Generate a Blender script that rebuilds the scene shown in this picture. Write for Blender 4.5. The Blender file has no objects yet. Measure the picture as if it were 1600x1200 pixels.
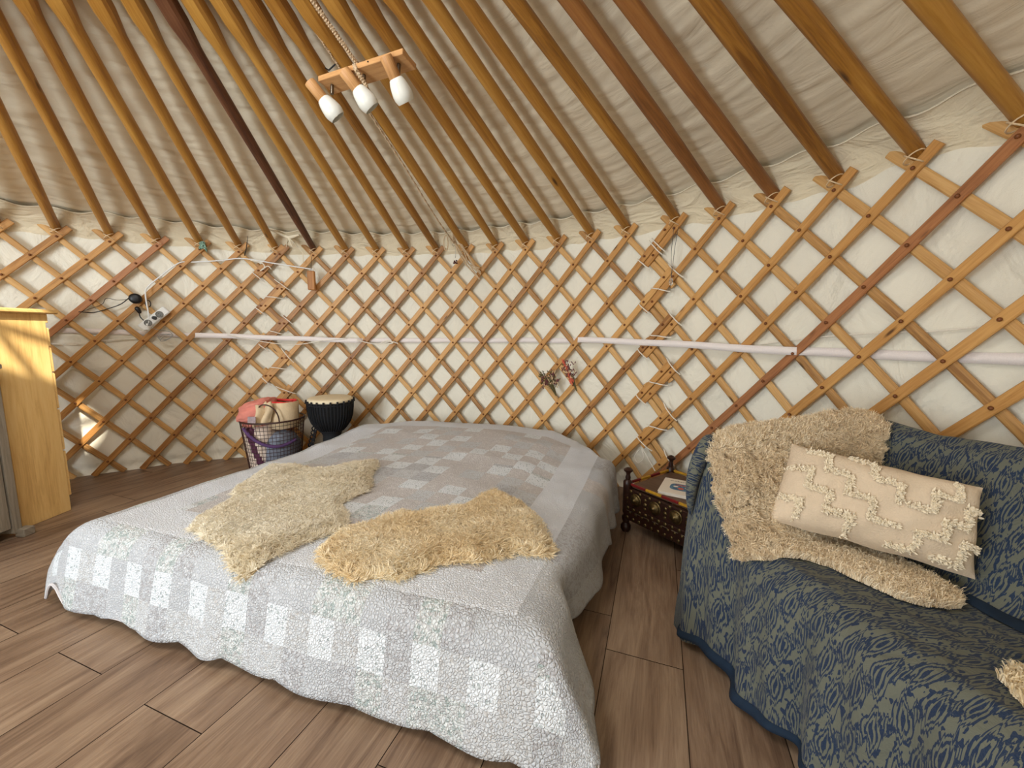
import bpy, math, random
import numpy as np
from mathutils import Vector, Matrix
random.seed(7); np.random.seed(7)
SC = bpy.context.scene
COL = SC.collection
PI = math.pi

# ------------------------------------------------------------------ camera, world, lights, exposure
cam_d = bpy.data.cameras.new('camera')
cam = bpy.data.objects.new('camera', cam_d); COL.objects.link(cam); SC.camera = cam
cam_d.sensor_fit = 'HORIZONTAL'; cam_d.sensor_width = 36.0
cam_d.lens = 624.3952 * 36.0 / 1600.0
cam_d.clip_start = 0.02
PITCH, ROLL = -0.1289, 0.0092
CAM = Vector((1.1108, -0.4353, 0.961))
F_ = Vector((0, math.cos(PITCH), math.sin(PITCH))); R_ = Vector((1, 0, 0)); U_ = R_.cross(F_)
R2 = R_ * math.cos(ROLL) + U_ * math.sin(ROLL); U2 = -R_ * math.sin(ROLL) + U_ * math.cos(ROLL)
m = Matrix((R2, U2, -F_)).transposed().to_4x4(); m.translation = CAM
cam.matrix_world = m

SC.view_settings.view_transform = 'Standard'; SC.view_settings.look = 'None'
SC.view_settings.gamma = 1.0; SC.view_settings.use_curve_mapping = False
SC.view_settings.exposure = 0.20

world = bpy.data.worlds.new('world'); SC.world = world; world.use_nodes = True
wn = world.node_tree; wn.nodes.clear()
bg = wn.nodes.new('ShaderNodeBackground'); wo = wn.nodes.new('ShaderNodeOutputWorld')
sky = wn.nodes.new('ShaderNodeTexSky')
try:
    sky.sky_type = 'HOSEK_WILKIE'; sky.turbidity = 3.0; sky.ground_albedo = 0.4
    sky.sun_direction = Vector((-0.5, -0.6, 0.8)).normalized()
except Exception:
    pass
wn.links.new(sky.outputs[0], bg.inputs[0]); wn.links.new(bg.outputs[0], wo.inputs[0])
bg.inputs[1].default_value = 0.6

def area(name, loc, target, sx, sy, power, color, spread=180):
    l = bpy.data.lights.new(name, 'AREA'); l.shape = 'RECTANGLE'; l.size = sx; l.size_y = sy
    l.energy = power; l.color = color; l.spread = math.radians(spread)
    o = bpy.data.objects.new(name, l); COL.objects.link(o); o.location = loc
    o.rotation_euler = (Vector(target) - Vector(loc)).to_track_quat('-Z', 'Y').to_euler()
    return o
# daylight entering by the open door (behind the camera, to its left) and by the roof crown
area('door_daylight', (-1.62, -1.78, 0.95), (-0.45, 1.4, 0.50), 0.95, 1.5, 92, (0.80, 0.90, 1.0))
area('crown_daylight', (0, 0, 2.44), (-0.5, 0.7, 0), 1.0, 1.0, 40, (0.94, 0.97, 1.0))
# warm area light at an unseen wall opening, behind and right of the camera
area('rear_right_light', (0.9, -2.2, 1.1), (0.8, 1.5, 1.2), 0.9, 0.9, 10, (1.0, 0.95, 0.86))
sun_d = bpy.data.lights.new('sun', 'SUN'); sun_d.energy = 7.0; sun_d.angle = math.radians(1.0); sun_d.color = (1.0, 0.93, 0.78)
sun = bpy.data.objects.new('sun', sun_d); COL.objects.link(sun)
SUN_DIR = (Vector((-1.232, 1.38, .96)) - Vector((0, 0, 2.47))).normalized()
sun.rotation_euler = SUN_DIR.to_track_quat('-Z', 'Y').to_euler()
sun.location = (1, -1.5, 4)

# ------------------------------------------------------------------ materials
def nodes_of(name):
    mt = bpy.data.materials.new(name); mt.use_nodes = True
    nt = mt.node_tree; nt.nodes.clear()
    out = nt.nodes.new('ShaderNodeOutputMaterial'); b = nt.nodes.new('ShaderNodeBsdfPrincipled')
    nt.links.new(b.outputs[0], out.inputs[0])
    return mt, nt, b
def lin(c):
    return tuple(((v / 255.0) / 12.92 if v / 255.0 <= 0.04045 else (((v / 255.0) + 0.055) / 1.055) ** 2.4) for v in c) + (1.0,)
class NT:
    """tiny node helper"""
    def __init__(s, nt): s.nt = nt
    def n(s, t, **kw):
        x = s.nt.nodes.new(t)
        for k, v in kw.items(): setattr(x, k, v)
        return x
    def l(s, a, b): s.nt.links.new(a, b)
    def math(s, op, a, b=None, c=None, clamp=False):
        x = s.n('ShaderNodeMath', operation=op, use_clamp=clamp)
        for i, v in enumerate((a, b, c)):
            if v is None: continue
            if isinstance(v, (int, float)): x.inputs[i].default_value = v
            else: s.l(v, x.inputs[i])
        return x.outputs[0]
    def mapping(s, src, scale=(1, 1, 1), loc=(0, 0, 0), rot=(0, 0, 0)):
        x = s.n('ShaderNodeMapping'); s.l(src, x.inputs[0])
        x.inputs['Scale'].default_value = scale; x.inputs['Location'].default_value = loc; x.inputs['Rotation'].default_value = rot
        return x.outputs[0]
    def noise(s, vec, scale, detail=3, rough=0.5, dist=0.0, out=0):
        x = s.n('ShaderNodeTexNoise'); s.l(vec, x.inputs['Vector'])
        x.inputs['Scale'].default_value = scale; x.inputs['Detail'].default_value = detail
        x.inputs['Roughness'].default_value = rough; x.inputs['Distortion'].default_value = dist
        return x.outputs[out]
    def vor(s, vec, scale, feature='F1', out='Distance', rnd=1.0):
        x = s.n('ShaderNodeTexVoronoi', feature=feature); s.l(vec, x.inputs['Vector'])
        x.inputs['Scale'].default_value = scale; x.inputs['Randomness'].default_value = rnd
        return x.outputs[out]
    def ramp(s, fac, stops, interp='LINEAR'):
        x = s.n('ShaderNodeValToRGB'); cr = x.color_ramp; cr.interpolation = interp
        while len(cr.elements) < len(stops): cr.elements.new(0.5)
        for e, (p, c) in zip(cr.elements, stops): e.position = p; e.color = c
        s.l(fac, x.inputs[0]); return x.outputs[0]
    def mix(s, fac, a, b, mode='MIX'):
        x = s.n('ShaderNodeMix', data_type='RGBA', blend_type=mode)
        for sock, v in ((x.inputs[0], fac), (x.inputs[6], a), (x.inputs[7], b)):
            if isinstance(v, (int, float)): sock.default_value = v
            elif isinstance(v, tuple): sock.default_value = v
            else: s.l(v, sock)
        return x.outputs[2]
    def bump(s, h, strength, dist, normal=None):
        x = s.n('ShaderNodeBump'); x.inputs['Strength'].default_value = strength; x.inputs['Distance'].default_value = dist
        s.l(h, x.inputs['Height'])
        if normal: s.l(normal, x.inputs['Normal'])
        return x.outputs[0]
def g(v): return (v, v, v, 1)

def wood(name, light, mid, dark, rough=0.5, scale=1.0, knots=True, objrand=0.25, stretch=14.0):
    mt, nt, b = nodes_of(name); N = NT(nt)
    uv = N.n('ShaderNodeUVMap').outputs[0]
    oi = N.n('ShaderNodeObjectInfo')
    off = N.n('ShaderNodeVectorMath', operation='SCALE'); off.inputs[0].default_value = (13.0, 7.0, 3.0)
    N.l(oi.outputs['Random'], off.inputs['Scale'])
    ad = N.n('ShaderNodeVectorMath', operation='ADD'); N.l(uv, ad.inputs[0]); N.l(off.outputs[0], ad.inputs[1])
    p = ad.outputs[0]
    mp = N.mapping(p, (1.0 * scale, stretch * scale, 1))
    n1 = N.noise(mp, 3.2, 6, 0.6, 1.2)
    n2 = N.noise(N.mapping(p, (4 * scale, 90 * scale, 1)), 3.0, 4, 0.6)
    n3 = N.noise(p, 1.3, 2, 0.5)
    f = N.math('ADD', N.math('MULTIPLY', n1, 0.62), N.math('MULTIPLY', n2, 0.38))
    f = N.math('ADD', f, N.math('MULTIPLY', N.math('SUBTRACT', n3, 0.5), 0.35))
    f = N.math('ADD', f, N.math('MULTIPLY', N.math('SUBTRACT', oi.outputs['Random'], 0.5), objrand))
    c = N.ramp(f, [(0.28, dark), (0.48, mid), (0.72, light)])
    if knots:
        kv = N.vor(N.mapping(p, (1.6 * scale, 7 * scale, 1)), 2.1, 'F1')
        k = N.ramp(kv, [(0.035, g(1)), (0.10, g(0))])
        c = N.mix(k, c, tuple(x * 0.45 for x in dark[:3]) + (1,))
    N.l(c, b.inputs['Base Color']); b.inputs['Roughness'].default_value = rough
    b.inputs['Specular IOR Level'].default_value = 0.35
    N.l(N.bump(n2, 0.25, 0.002), b.inputs['Normal'])
    return mt
def plain(name, rgb, rough=0.6, metal=0.0, var=0.0, vscale=30, bump=0.0, bscale=200, spec=0.4, sheen=0.0):
    mt, nt, b = nodes_of(name); N = NT(nt)
    col = lin(rgb) if max(rgb) > 1.01 else tuple(rgb) + (1,)
    b.inputs['Roughness'].default_value = rough; b.inputs['Metallic'].default_value = metal
    b.inputs['Specular IOR Level'].default_value = spec
    if sheen: b.inputs['Sheen Weight'].default_value = sheen
    tc = N.n('ShaderNodeTexCoord').outputs['Object']
    n = N.noise(tc, vscale, 3)
    c = N.ramp(n, [(0.3, tuple(x * (1 - var) for x in col[:3]) + (1,)), (0.7, tuple(min(1, x * (1 + var)) for x in col[:3]) + (1,))])
    N.l(c, b.inputs['Base Color'])
    if bump: N.l(N.bump(N.noise(tc, bscale, 4), bump, 0.004), b.inputs['Normal'])
    return mt

M = {}
M['lath_front'] = wood('lath_wood_front', lin((206, 156, 92)), lin((182, 130, 70)), lin((136, 90, 46)), 0.45, objrand=0.3)
M['lath_back'] = wood('lath_wood_back', lin((208, 164, 104)), lin((186, 140, 82)), lin((142, 100, 56)), 0.5, objrand=0.3)
M['lath_red'] = wood('lath_wood_reddish', lin((184, 128, 80)), lin((164, 108, 66)), lin((122, 76, 46)), 0.45, objrand=0.1)
M['pole'] = wood('pole_wood', lin((188, 140, 66)), lin((162, 112, 46)), lin((118, 76, 32)), 0.38, scale=0.7, objrand=0.2)
M['pole_red'] = wood('pole_wood_reddish', lin((170, 118, 64)), lin((146, 96, 50)), lin((108, 68, 36)), 0.4, scale=0.7, objrand=0.1)
M['pole_dark'] = wood('pole_wood_dark', lin((122, 82, 54)), lin((96, 58, 36)), lin((44, 24, 16)), 0.5, scale=0.7, objrand=0.0)
M['pine'] = wood('pine_varnished', lin((244, 210, 146)), lin((236, 196, 126)), lin((208, 162, 98)), 0.35, scale=0.8, objrand=0.05, stretch=9)
M['grey_wood'] = wood('grey_washed_wood', lin((168, 158, 142)), lin((142, 132, 116)), lin((104, 94, 80)), 0.6, objrand=0.05)
M['lamp_wood'] = wood('lamp_pine', lin((216, 168, 112)), lin((194, 144, 92)), lin((158, 110, 66)), 0.45, knots=False, objrand=0.05)
M['block_wood'] = wood('block_wood', lin((200, 142, 78)), lin((176, 118, 60)), lin((136, 86, 40)), 0.5, knots=False, objrand=0.0)
M['table_wood'] = wood('table_wood', lin((112, 84, 62)), lin((86, 62, 46)), lin((52, 36, 26)), 0.5, objrand=0.0)
M['dark_wood'] = plain('dark_carved_wood', (44, 22, 14), 0.4, var=0.35, vscale=60)
M['bed_wood'] = plain('bed_base_wood', (70, 44, 28), 0.6, var=0.3, vscale=20)
M['rivet'] = plain('rivet_leather', (116, 66, 30), 0.5, var=0.2)
M['twine'] = plain('twine', (214, 188, 150), 0.9, var=0.15, vscale=200)
M['white_cord'] = plain('white_cord', (226, 218, 202), 0.8, var=0.06, vscale=200)
M['rope'] = plain('rope_fibre', (196, 170, 136), 0.95, var=0.2, vscale=150, bump=0.6, bscale=400)
M['cable_white'] = plain('white_plastic', (228, 228, 224), 0.4)
M['cable_grey'] = plain('grey_wire', (150, 150, 146), 0.5)
M['black'] = plain('black_plastic', (14, 14, 15), 0.4)
M['socket_hole'] = plain('socket_recess', (120, 118, 112), 0.6)
M['opal'] = plain('opal_glass', (226, 226, 216), 0.18, spec=0.5)
M['steel'] = plain('brushed_steel', (120, 112, 98), 0.35, metal=1.0)
M['brass'] = plain('aged_brass', (98, 82, 52), 0.42, metal=0.9, var=0.35, vscale=80, bump=0.4, bscale=120)
M['yellow'] = plain('yellow_paint', (172, 128, 30), 0.5, var=0.25, vscale=70)
M['red'] = plain('red_paint', (108, 20, 20), 0.45, var=0.25, vscale=70)
M['paper'] = plain('white_paper', (226, 216, 200), 0.5)
M['ink'] = plain('black_ink', (60, 54, 52), 0.6)
M['teal_print'] = plain('teal_print', (66, 110, 140), 0.5, var=0.7, vscale=120)
M['rust_print'] = plain('rust_print', (190, 86, 66), 0.5, var=0.4, vscale=120)
M['mattress'] = plain('mattress_fabric', (160, 120, 108), 0.9, var=0.1)
M['cream_cloth'] = plain('cream_cloth', (224, 212, 186), 0.9, var=0.05, bump=0.3)
M['coral'] = plain('coral_blanket', (206, 126, 110), 0.95, var=0.08, vscale=20, bump=0.5, bscale=60)
M['coral_trim'] = plain('coral_bright', (214, 60, 56), 0.85, var=0.1)
M['beige_cloth'] = plain('beige_cloth', (206, 182, 146), 0.95, var=0.06, bump=0.4, bscale=80)
M['blue_cushion'] = plain('grey_blue_cushion', (124, 130, 142), 0.95, var=0.12, vscale=50)
M['purple_cloth'] = plain('purple_cloth', (84, 58, 96), 0.95, var=0.12)
M['basket_wire'] = plain('basket_wire', (58, 32, 26), 0.5)
M['drum_black'] = plain('black_dyed_rope', (20, 21, 24), 0.75, var=0.3, vscale=80)
M['drum_skin'] = plain('drum_skin', (222, 206, 172), 0.55, var=0.06, vscale=12)
M['tag'] = plain('grey_tag', (150, 132, 132), 0.7, var=0.15, vscale=60)
M['floral_cloth'] = plain('printed_rag', (120, 150, 132), 0.9, var=0.9, vscale=110)
M['dried_pink'] = plain('dried_coral_flower', (212, 104, 78), 0.9, var=0.3, vscale=120)
M['dried_plum'] = plain('dried_plum_flower', (112, 62, 66), 0.9, var=0.4, vscale=120)
M['dried_green'] = plain('dried_stems', (96, 86, 54), 0.9, var=0.3, vscale=90)
M['dried_cream'] = plain('dried_cream_flower', (206, 176, 138), 0.9, var=0.2, vscale=90)
M['bead'] = plain('dark_red_beads', (74, 20, 18), 0.3)
M['felt_base'] = plain('hide', (190, 168, 128), 0.95)
M['tuft'] = plain('cotton_tuft', (228, 214, 188), 0.98, var=0.06, vscale=300)
M['navy'] = plain('navy_binding', (16, 34, 52), 0.9, var=0.15, vscale=60)
mt, nt, b = nodes_of('clear_crystal'); b.inputs['Transmission Weight'].default_value = 0.9; b.inputs['Roughness'].default_value = 0.03; M['crystal'] = mt

# canvas (walls / roof): off-white cotton with weave and soft creases
def canvas(name, rgb, crease_scale, stretch, strength, dist):
    mt, nt, b = nodes_of(name); N = NT(nt)
    uv = N.n('ShaderNodeUVMap').outputs[0]
    c1 = N.noise(N.mapping(uv, stretch), crease_scale, 4, 0.55, 0.8)
    c2 = N.noise(N.mapping(uv, (stretch[1] * .5, stretch[0] * .7, 1)), crease_scale * 0.8, 3, 0.5, 0.4)
    wv = N.noise(uv, 260, 2, 0.6)
    h = N.math('ADD', N.math('MULTIPLY', c1, 1.0), N.math('ADD', N.math('MULTIPLY', c2, 0.5), N.math('MULTIPLY', wv, 0.03)))
    N.l(N.bump(h, strength, dist), b.inputs['Normal'])
    col = lin(rgb)
    stain = N.noise(uv, 1.4, 4, 0.6)
    c = N.ramp(stain, [(0.3, tuple(x * 0.93 for x in col[:3]) + (1,)), (0.65, col)])
    N.l(c, b.inputs['Base Color']); b.inputs['Roughness'].default_value = 0.9
    b.inputs['Specular IOR Level'].default_value = 0.15
    return mt
M['canvas_wall'] = canvas('canvas_wall', (232, 226, 208), 5.0, (1.0, 0.7, 1), 0.85, 0.035)
M['canvas_roof'] = canvas('canvas_roof', (230, 216, 188), 3.2, (1.0, 3.8, 1), 0.4, 0.02)
M['webbing'] = plain('white_webbing', (232, 222, 216), 0.8, var=0.04, vscale=300, bump=0.2, bscale=500)

# floor planks
mt, nt, b = nodes_of('oak_laminate'); N = NT(nt)
uv = N.n('ShaderNodeUVMap').outputs[0]
va = N.n('ShaderNodeVertexColor', layer_name='plank').outputs[0]
sep = N.n('ShaderNodeSeparateColor'); N.l(va, sep.inputs[0])
off = N.n('ShaderNodeVectorMath', operation='SCALE'); off.inputs[0].default_value = (31, 17, 0); N.l(sep.outputs[0], off.inputs['Scale'])
ad = N.n('ShaderNodeVectorMath', operation='ADD'); N.l(uv, ad.inputs[0]); N.l(off.outputs[0], ad.inputs[1])
p = ad.outputs[0]
n1 = N.noise(N.mapping(p, (0.9, 7, 1)), 2.2, 6, 0.6, 1.6)
n2 = N.noise(N.mapping(p, (4, 110, 1)), 2.0, 5, 0.65, 0.4)
n3 = N.noise(p, 2.6, 2, 0.5)
f = N.math('ADD', N.math('MULTIPLY', n1, 0.75), N.math('MULTIPLY', n2, 0.35))
f = N.math('ADD', f, N.math('MULTIPLY', N.math('SUBTRACT', n3, 0.5), 0.3))
f = N.math('ADD', f, N.math('MULTIPLY', N.math('SUBTRACT', sep.outputs[1], 0.5), 0.12))
c = N.ramp(f, [(0.34, lin((88, 66, 50))), (0.52, lin((126, 101, 80))), (0.72, lin((156, 131, 106)))])
N.l(c, b.inputs['Base Color']); b.inputs['Roughness'].default_value = 0.42
N.l(N.ramp(n2, [(0, g(0.36)), (1, g(0.56))]), b.inputs['Roughness'])
N.l(N.bump(n2, 0.2, 0.001), b.inputs['Normal'])
M['floor'] = mt
M['groove'] = plain('plank_groove', (46, 32, 24), 0.8)

# ------------------------------------------------------------------ mesh helpers
def mesh(name, V, Fc, mat=None, parent=None, uv=None, smooth=True, mats=None, midx=None, kind=None):
    me = bpy.data.meshes.new(name)
    V = np.asarray(V, dtype=np.float32).reshape(-1, 3)
    if isinstance(Fc, np.ndarray) and Fc.ndim == 2:
        k = Fc.shape[1]; nf = len(Fc)
        me.vertices.add(len(V)); me.vertices.foreach_set('co', V.ravel())
        me.loops.add(nf * k); me.loops.foreach_set('vertex_index', Fc.astype(np.int32).ravel())
        me.polygons.add(nf); me.polygons.foreach_set('loop_start', np.arange(0, nf * k, k, dtype=np.int32))
        try: me.polygons.foreach_set('loop_total', np.full(nf, k, dtype=np.int32))
        except Exception: pass
        me.update(calc_edges=True)
    else:
        me.from_pydata([tuple(map(float, v)) for v in V], [], [tuple(int(i) for i in f_) for f_ in Fc]); me.update()
    if uv is not None:
        uv = np.asarray(uv, dtype=np.float32).reshape(-1, 2)
        L = me.uv_layers.new(name='UVMap')
        li = np.empty(len(me.loops), dtype=np.int32); me.loops.foreach_get('vertex_index', li)
        data = uv[li] if len(uv) == len(V) else uv
        L.data.foreach_set('uv', np.ascontiguousarray(data).ravel())
    for mm in (mats or ([mat] if mat else [])): me.materials.append(mm)
    if midx is not None: me.polygons.foreach_set('material_index', np.asarray(midx, dtype=np.int32))
    if smooth: me.polygons.foreach_set('use_smooth', np.ones(len(me.polygons), dtype=bool))
    me.validate(); me.update()
    o = bpy.data.objects.new(name, me); COL.objects.link(o)
    if parent is not None: o.parent = parent
    if kind: o['kind'] = kind
    return o
def thing(name, label, cat, loc=(0, 0, 0), group=None, kind=None):
    o = bpy.data.objects.new(name, None); COL.objects.link(o); o.location = loc
    o.empty_display_size = 0.1
    o['label'] = label; o['category'] = cat
    if group: o['group'] = group
    if kind: o['kind'] = kind
    return o
def tag(o, label, cat, group=None, kind=None):
    o['label'] = label; o['category'] = cat
    if group: o['group'] = group
    if kind: o['kind'] = kind
    return o
def kid(o, parent):            # parent keeps world coordinates
    o.parent = parent; o.matrix_parent_inverse = Matrix.Translation(parent.location).inverted() if parent.rotation_euler == (0, 0, 0) else parent.matrix_basis.inverted()
    return o

class MB:
    """collects shapes into one mesh (world coordinates)"""
    def __init__(s): s.V = []; s.F = []; s.UV = []; s.MI = []
    def add(s, V, F, UV=None, mi=0):
        o = len(s.V); V = [tuple(v) for v in V]; s.V += V
        s.F += [tuple(i + o for i in f_) for f_ in F]; s.MI += [mi] * len(F)
        s.UV += [tuple(u) for u in UV] if UV is not None else [(v[0] + v[2], v[1] + v[2]) for v in V]
        return s
    def box(s, c, d, rz=0, mi=0, bev=0.0, R=None):
        """rounded box of eight corners with chamfered edges"""
        dx, dy, dz = d[0] / 2, d[1] / 2, d[2] / 2; bv = min(bev, dx * .9, dy * .9, dz * .9)
        pts = []; idx = {}
        rot = R if R is not None else Matrix.Rotation(rz, 3, 'Z')
        for sx in (-1, 1):
            for sy in (-1, 1):
                for sz in (-1, 1):
                    for ax in range(3):
                        q = [sx * (dx - bv), sy * (dy - bv), sz * (dz - bv)]
                        q[ax] = (sx * dx, sy * dy, sz * dz)[ax]
                        idx[(sx, sy, sz, ax)] = len(pts); pts.append(Vector(q))
        F = []
        for ax in range(3):
            a1, a2 = [a for a in range(3) if a != ax]
            for sg in (-1, 1):
                q = []
                for s1, s2 in ((-1, -1), (1, -1), (1, 1), (-1, 1)):
                    k = [0, 0, 0]; k[ax] = sg; k[a1] = s1; k[a2] = s2; q.append(idx[(k[0], k[1], k[2], ax)])
                if (sg > 0) == (ax == 1): q.reverse()
                F.append(tuple(q))
        if bv > 0:
            for ax in range(3):      # edges parallel to ax
                a1, a2 = [a for a in range(3) if a != ax]
                for s1 in (-1, 1):
                    for s2 in (-1, 1):
                        ks = []
                        for t in (-1, 1):
                            k = [0, 0, 0]; k[ax] = t; k[a1] = s1; k[a2] = s2; ks.append(tuple(k))
                        F.append((idx[ks[0] + (a1,)], idx[ks[1] + (a1,)], idx[ks[1] + (a2,)], idx[ks[0] + (a2,)]))
            for sx in (-1, 1):
                for sy in (-1, 1):
                    for sz in (-1, 1): F.append(tuple(idx[(sx, sy, sz, a)] for a in range(3)))
        L = (2 * dx, 2 * dy, 2 * dz); la = max(range(3), key=lambda i: L[i]); oa = [i for i in range(3) if i != la]
        UV = [(q[la], q[oa[0]] + q[oa[1]] + 0.37 * la) for q in pts]
        s.add([rot @ q + Vector(c) for q in pts], F, UV, mi); return s
    def tube(s, P, r, seg=8, mi=0, cap=True, closed=False, flat=1.0):
        P = [Vector(p) for p in P]; n = len(P); rr = r if hasattr(r, '__len__') else [r] * n
        V = []; UV = []; F = []; L = 0; up = None
        for i, p in enumerate(P):
            a = P[(i - 1) % n] if (closed or i > 0) else p; c = P[(i + 1) % n] if (closed or i < n - 1) else p
            t = (c - a).normalized()
            if up is None:
                up = Vector((0, 0, 1)) if abs(t.z) < 0.9 else Vector((1, 0, 0))
            x = t.cross(up)
            if x.length < 1e-6: x = t.cross(Vector((0, 1, 0.1)))
            x.normalize(); y = x.cross(t); up = y
            if i: L += (P[i] - P[i - 1]).length
            for k in range(seg):
                an = 2 * PI * k / seg; V.append(p + x * math.cos(an) * rr[i] + y * math.sin(an) * rr[i] * flat); UV.append((L, k / seg * 2 * PI * rr[i]))
        m_ = n if closed else n - 1
        for i in range(m_):
            for k in range(seg):
                a = i * seg + k; b2 = i * seg + (k + 1) % seg; c = ((i + 1) % n) * seg + (k + 1) % seg; d = ((i + 1) % n) * seg + k
                F.append((a, b2, c, d))
        if cap and not closed:
            F.append(tuple(range(seg))[::-1]); F.append(tuple((n - 1) * seg + k for k in range(seg)))
        s.add(V, F, UV, mi); return s
    def lathe(s, prof, c, seg=24, mi=0, axis=None, flatcap=True):
        """prof: list of (r,z) ; axis: rotation matrix"""
        V = []; F = []; UV = []; R = axis or Matrix.Identity(3)
        for i, (r, z) in enumerate(prof):
            for k in range(seg):
                an = 2 * PI * k / seg; V.append(R @ Vector((r * math.cos(an), r * math.sin(an), z)) + Vector(c)); UV.append((z, an * max(r, .01)))
        for i in range(len(prof) - 1):
            for k in range(seg):
                F.append((i * seg + k, i * seg + (k + 1) % seg, (i + 1) * seg + (k + 1) % seg, (i + 1) * seg + k))
        if flatcap:
            F.append(tuple(range(seg))[::-1]); F.append(tuple((len(prof) - 1) * seg + k for k in range(seg)))
        s.add(V, F, UV, mi); return s
    def build(s, name, mat, parent=None, smooth=True, kind=None, auto=40):
        mats = mat if isinstance(mat, (list, tuple)) else [mat]
        o = mesh(name, s.V, s.F, None, None, uv=s.UV, smooth=False, mats=mats, midx=s.MI, kind=kind)
        if smooth:
            o.data.polygons.foreach_set('use_smooth', np.ones(len(o.data.polygons), dtype=bool))
            try: o.data.set_sharp_from_angle(angle=math.radians(auto))
            except Exception: pass
        if parent is not None: kid(o, parent)
        return o

def grid_faces(nu, nv, closed_u=False):
    i = np.arange(nu if closed_u else nu - 1); j = np.arange(nv - 1)
    I, J = np.meshgrid(i, j, indexing='ij'); I2 = (I + 1) % nu
    return np.stack([I * nv + J, I2 * nv + J, I2 * nv + J + 1, I * nv + J + 1], -1).reshape(-1, 4)
def vnoise(x, y, seed=0):
    """smooth value noise, vectorised"""
    x = np.asarray(x, float); y = np.asarray(y, float)
    xi = np.floor(x).astype(int); yi = np.floor(y).astype(int); xf = x - xi; yf = y - yi
    def h(a, b):
        v = np.sin(a * 127.1 + b * 311.7 + seed * 74.7) * 43758.5453
        return v - np.floor(v)
    u = xf * xf * (3 - 2 * xf); v = yf * yf * (3 - 2 * yf)
    return (h(xi, yi) * (1 - u) + h(xi + 1, yi) * u) * (1 - v) + (h(xi, yi + 1) * (1 - u) + h(xi + 1, yi + 1) * u) * v
def fbm(x, y, seed=0, o=3):
    s = 0; a = 1; t = 0
    for k in range(o):
        s = s + a * vnoise(x * 2 ** k, y * 2 ** k, seed + k * 5); t += a; a *= 0.5
    return s / t
def sstep(a, b, x):
    t = np.clip((np.asarray(x, float) - a) / (b - a), 0, 1); return t * t * (3 - 2 * t)

# ------------------------------------------------------------------ yurt frame geometry
T0, DT, G1, G2, R0, DZ = -0.7559, 0.0874, 0.0117, 0.0194, 2.6101, 1.5 / 11.65
HW = 1.5
def th(x, sec=None):
    if sec is None: gg = min(max(x - 6, 0), 1) * G1 + min(max(x - 17, 0), 1) * G2
    else: gg = (0, G1, G1 + G2)[sec]
    return T0 + x * DT + gg
def wp(x, r, dr=0.0, sec=None):
    """lattice point: crown coordinate x, row r (0 top .. 11.65 floor), dr outward"""
    z = HW - r * DZ; t = th(x, sec) + .0295 * r / 100 + .1102 * r * (min(max(x, -4), 27) - 12) / 1000
    R = R0 * (1 - .0123 * (z - .75)) + dr
    return Vector((R * math.sin(t), R * math.cos(t), z + .0008 * r * (11.6 - r)))
def cyl(t, z, R=2.585): return Vector((R * math.sin(t), R * math.cos(t), z))

# floor -------------------------------------------------------------
def build_floor():
    A = np.array([.342, .9397]); Nn = np.array([.9397, -.342]); W = .219; L = 1.22; gp = .0012
    first = {-7: 1.122, -6: .35, -5: .80, -4: .5206, -3: 1.25, -2: .5239, -1: .95, 0: .509, 1: 1.05, 2: -.12, 3: .60, 4: .05, 5: 1.117, 6: .42, 7: .8}
    V = []; Fc = []; UV = []; C = []; RR = 2.72
    for k in range(-14, 14):
        n0 = -.005 + (k) * W; n1 = n0 + W
        base = first.get(k, ((k * 0.37) % 1) * L)
        base += 0
        for j in range(-4, 5):
            a0 = base + j * L; a1 = a0 + L
            nn = np.array([n0 + gp, n1 - gp]); aa = np.array([a0 + gp, a1 - gp])
            cc = [(nn[0], aa[0]), (nn[1], aa[0]), (nn[1], aa[1]), (nn[0], aa[1])]
            # clip the plank by the round outline: subdivide and keep quads inside
            S = 12; rv = (random.random(), random.random())
            for q in range(S):
                b0 = aa[0] + (aa[1] - aa[0]) * q / S; b1 = aa[0] + (aa[1] - aa[0]) * (q + 1) / S
                if math.hypot((nn[0] + nn[1]) / 2, (b0 + b1) / 2) > RR + .12: continue
                o = len(V)
                for (x, y) in ((nn[0], b0), (nn[1], b0), (nn[1], b1), (nn[0], b1)):
                    P = Nn * x + A * y; V.append((P[0], P[1], 0.0)); UV.append((y - base, x)); C.append(rv)
                Fc.append((o, o + 1, o + 2, o + 3))
    np_ = len(Fc); o = len(V); V += [(-3, -3, -.003), (3, -3, -.003), (3, 3, -.003), (-3, 3, -.003)]
    UV += [(0, 0)] * 4; C += [(0, 0)] * 4; Fc.append((o, o + 1, o + 2, o + 3))
    fl = mesh('floor', V, Fc, None, uv=UV, smooth=False, mats=[M['floor'], M['groove']], midx=[0] * np_ + [1])
    ca = fl.data.color_attributes.new('plank', 'FLOAT_COLOR', 'POINT')
    ca.data.foreach_set('color', np.array([(c[0], c[1], 0, 1) for c in C], dtype=np.float32).ravel())
    fl['kind'] = 'structure'
build_floor()

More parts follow.
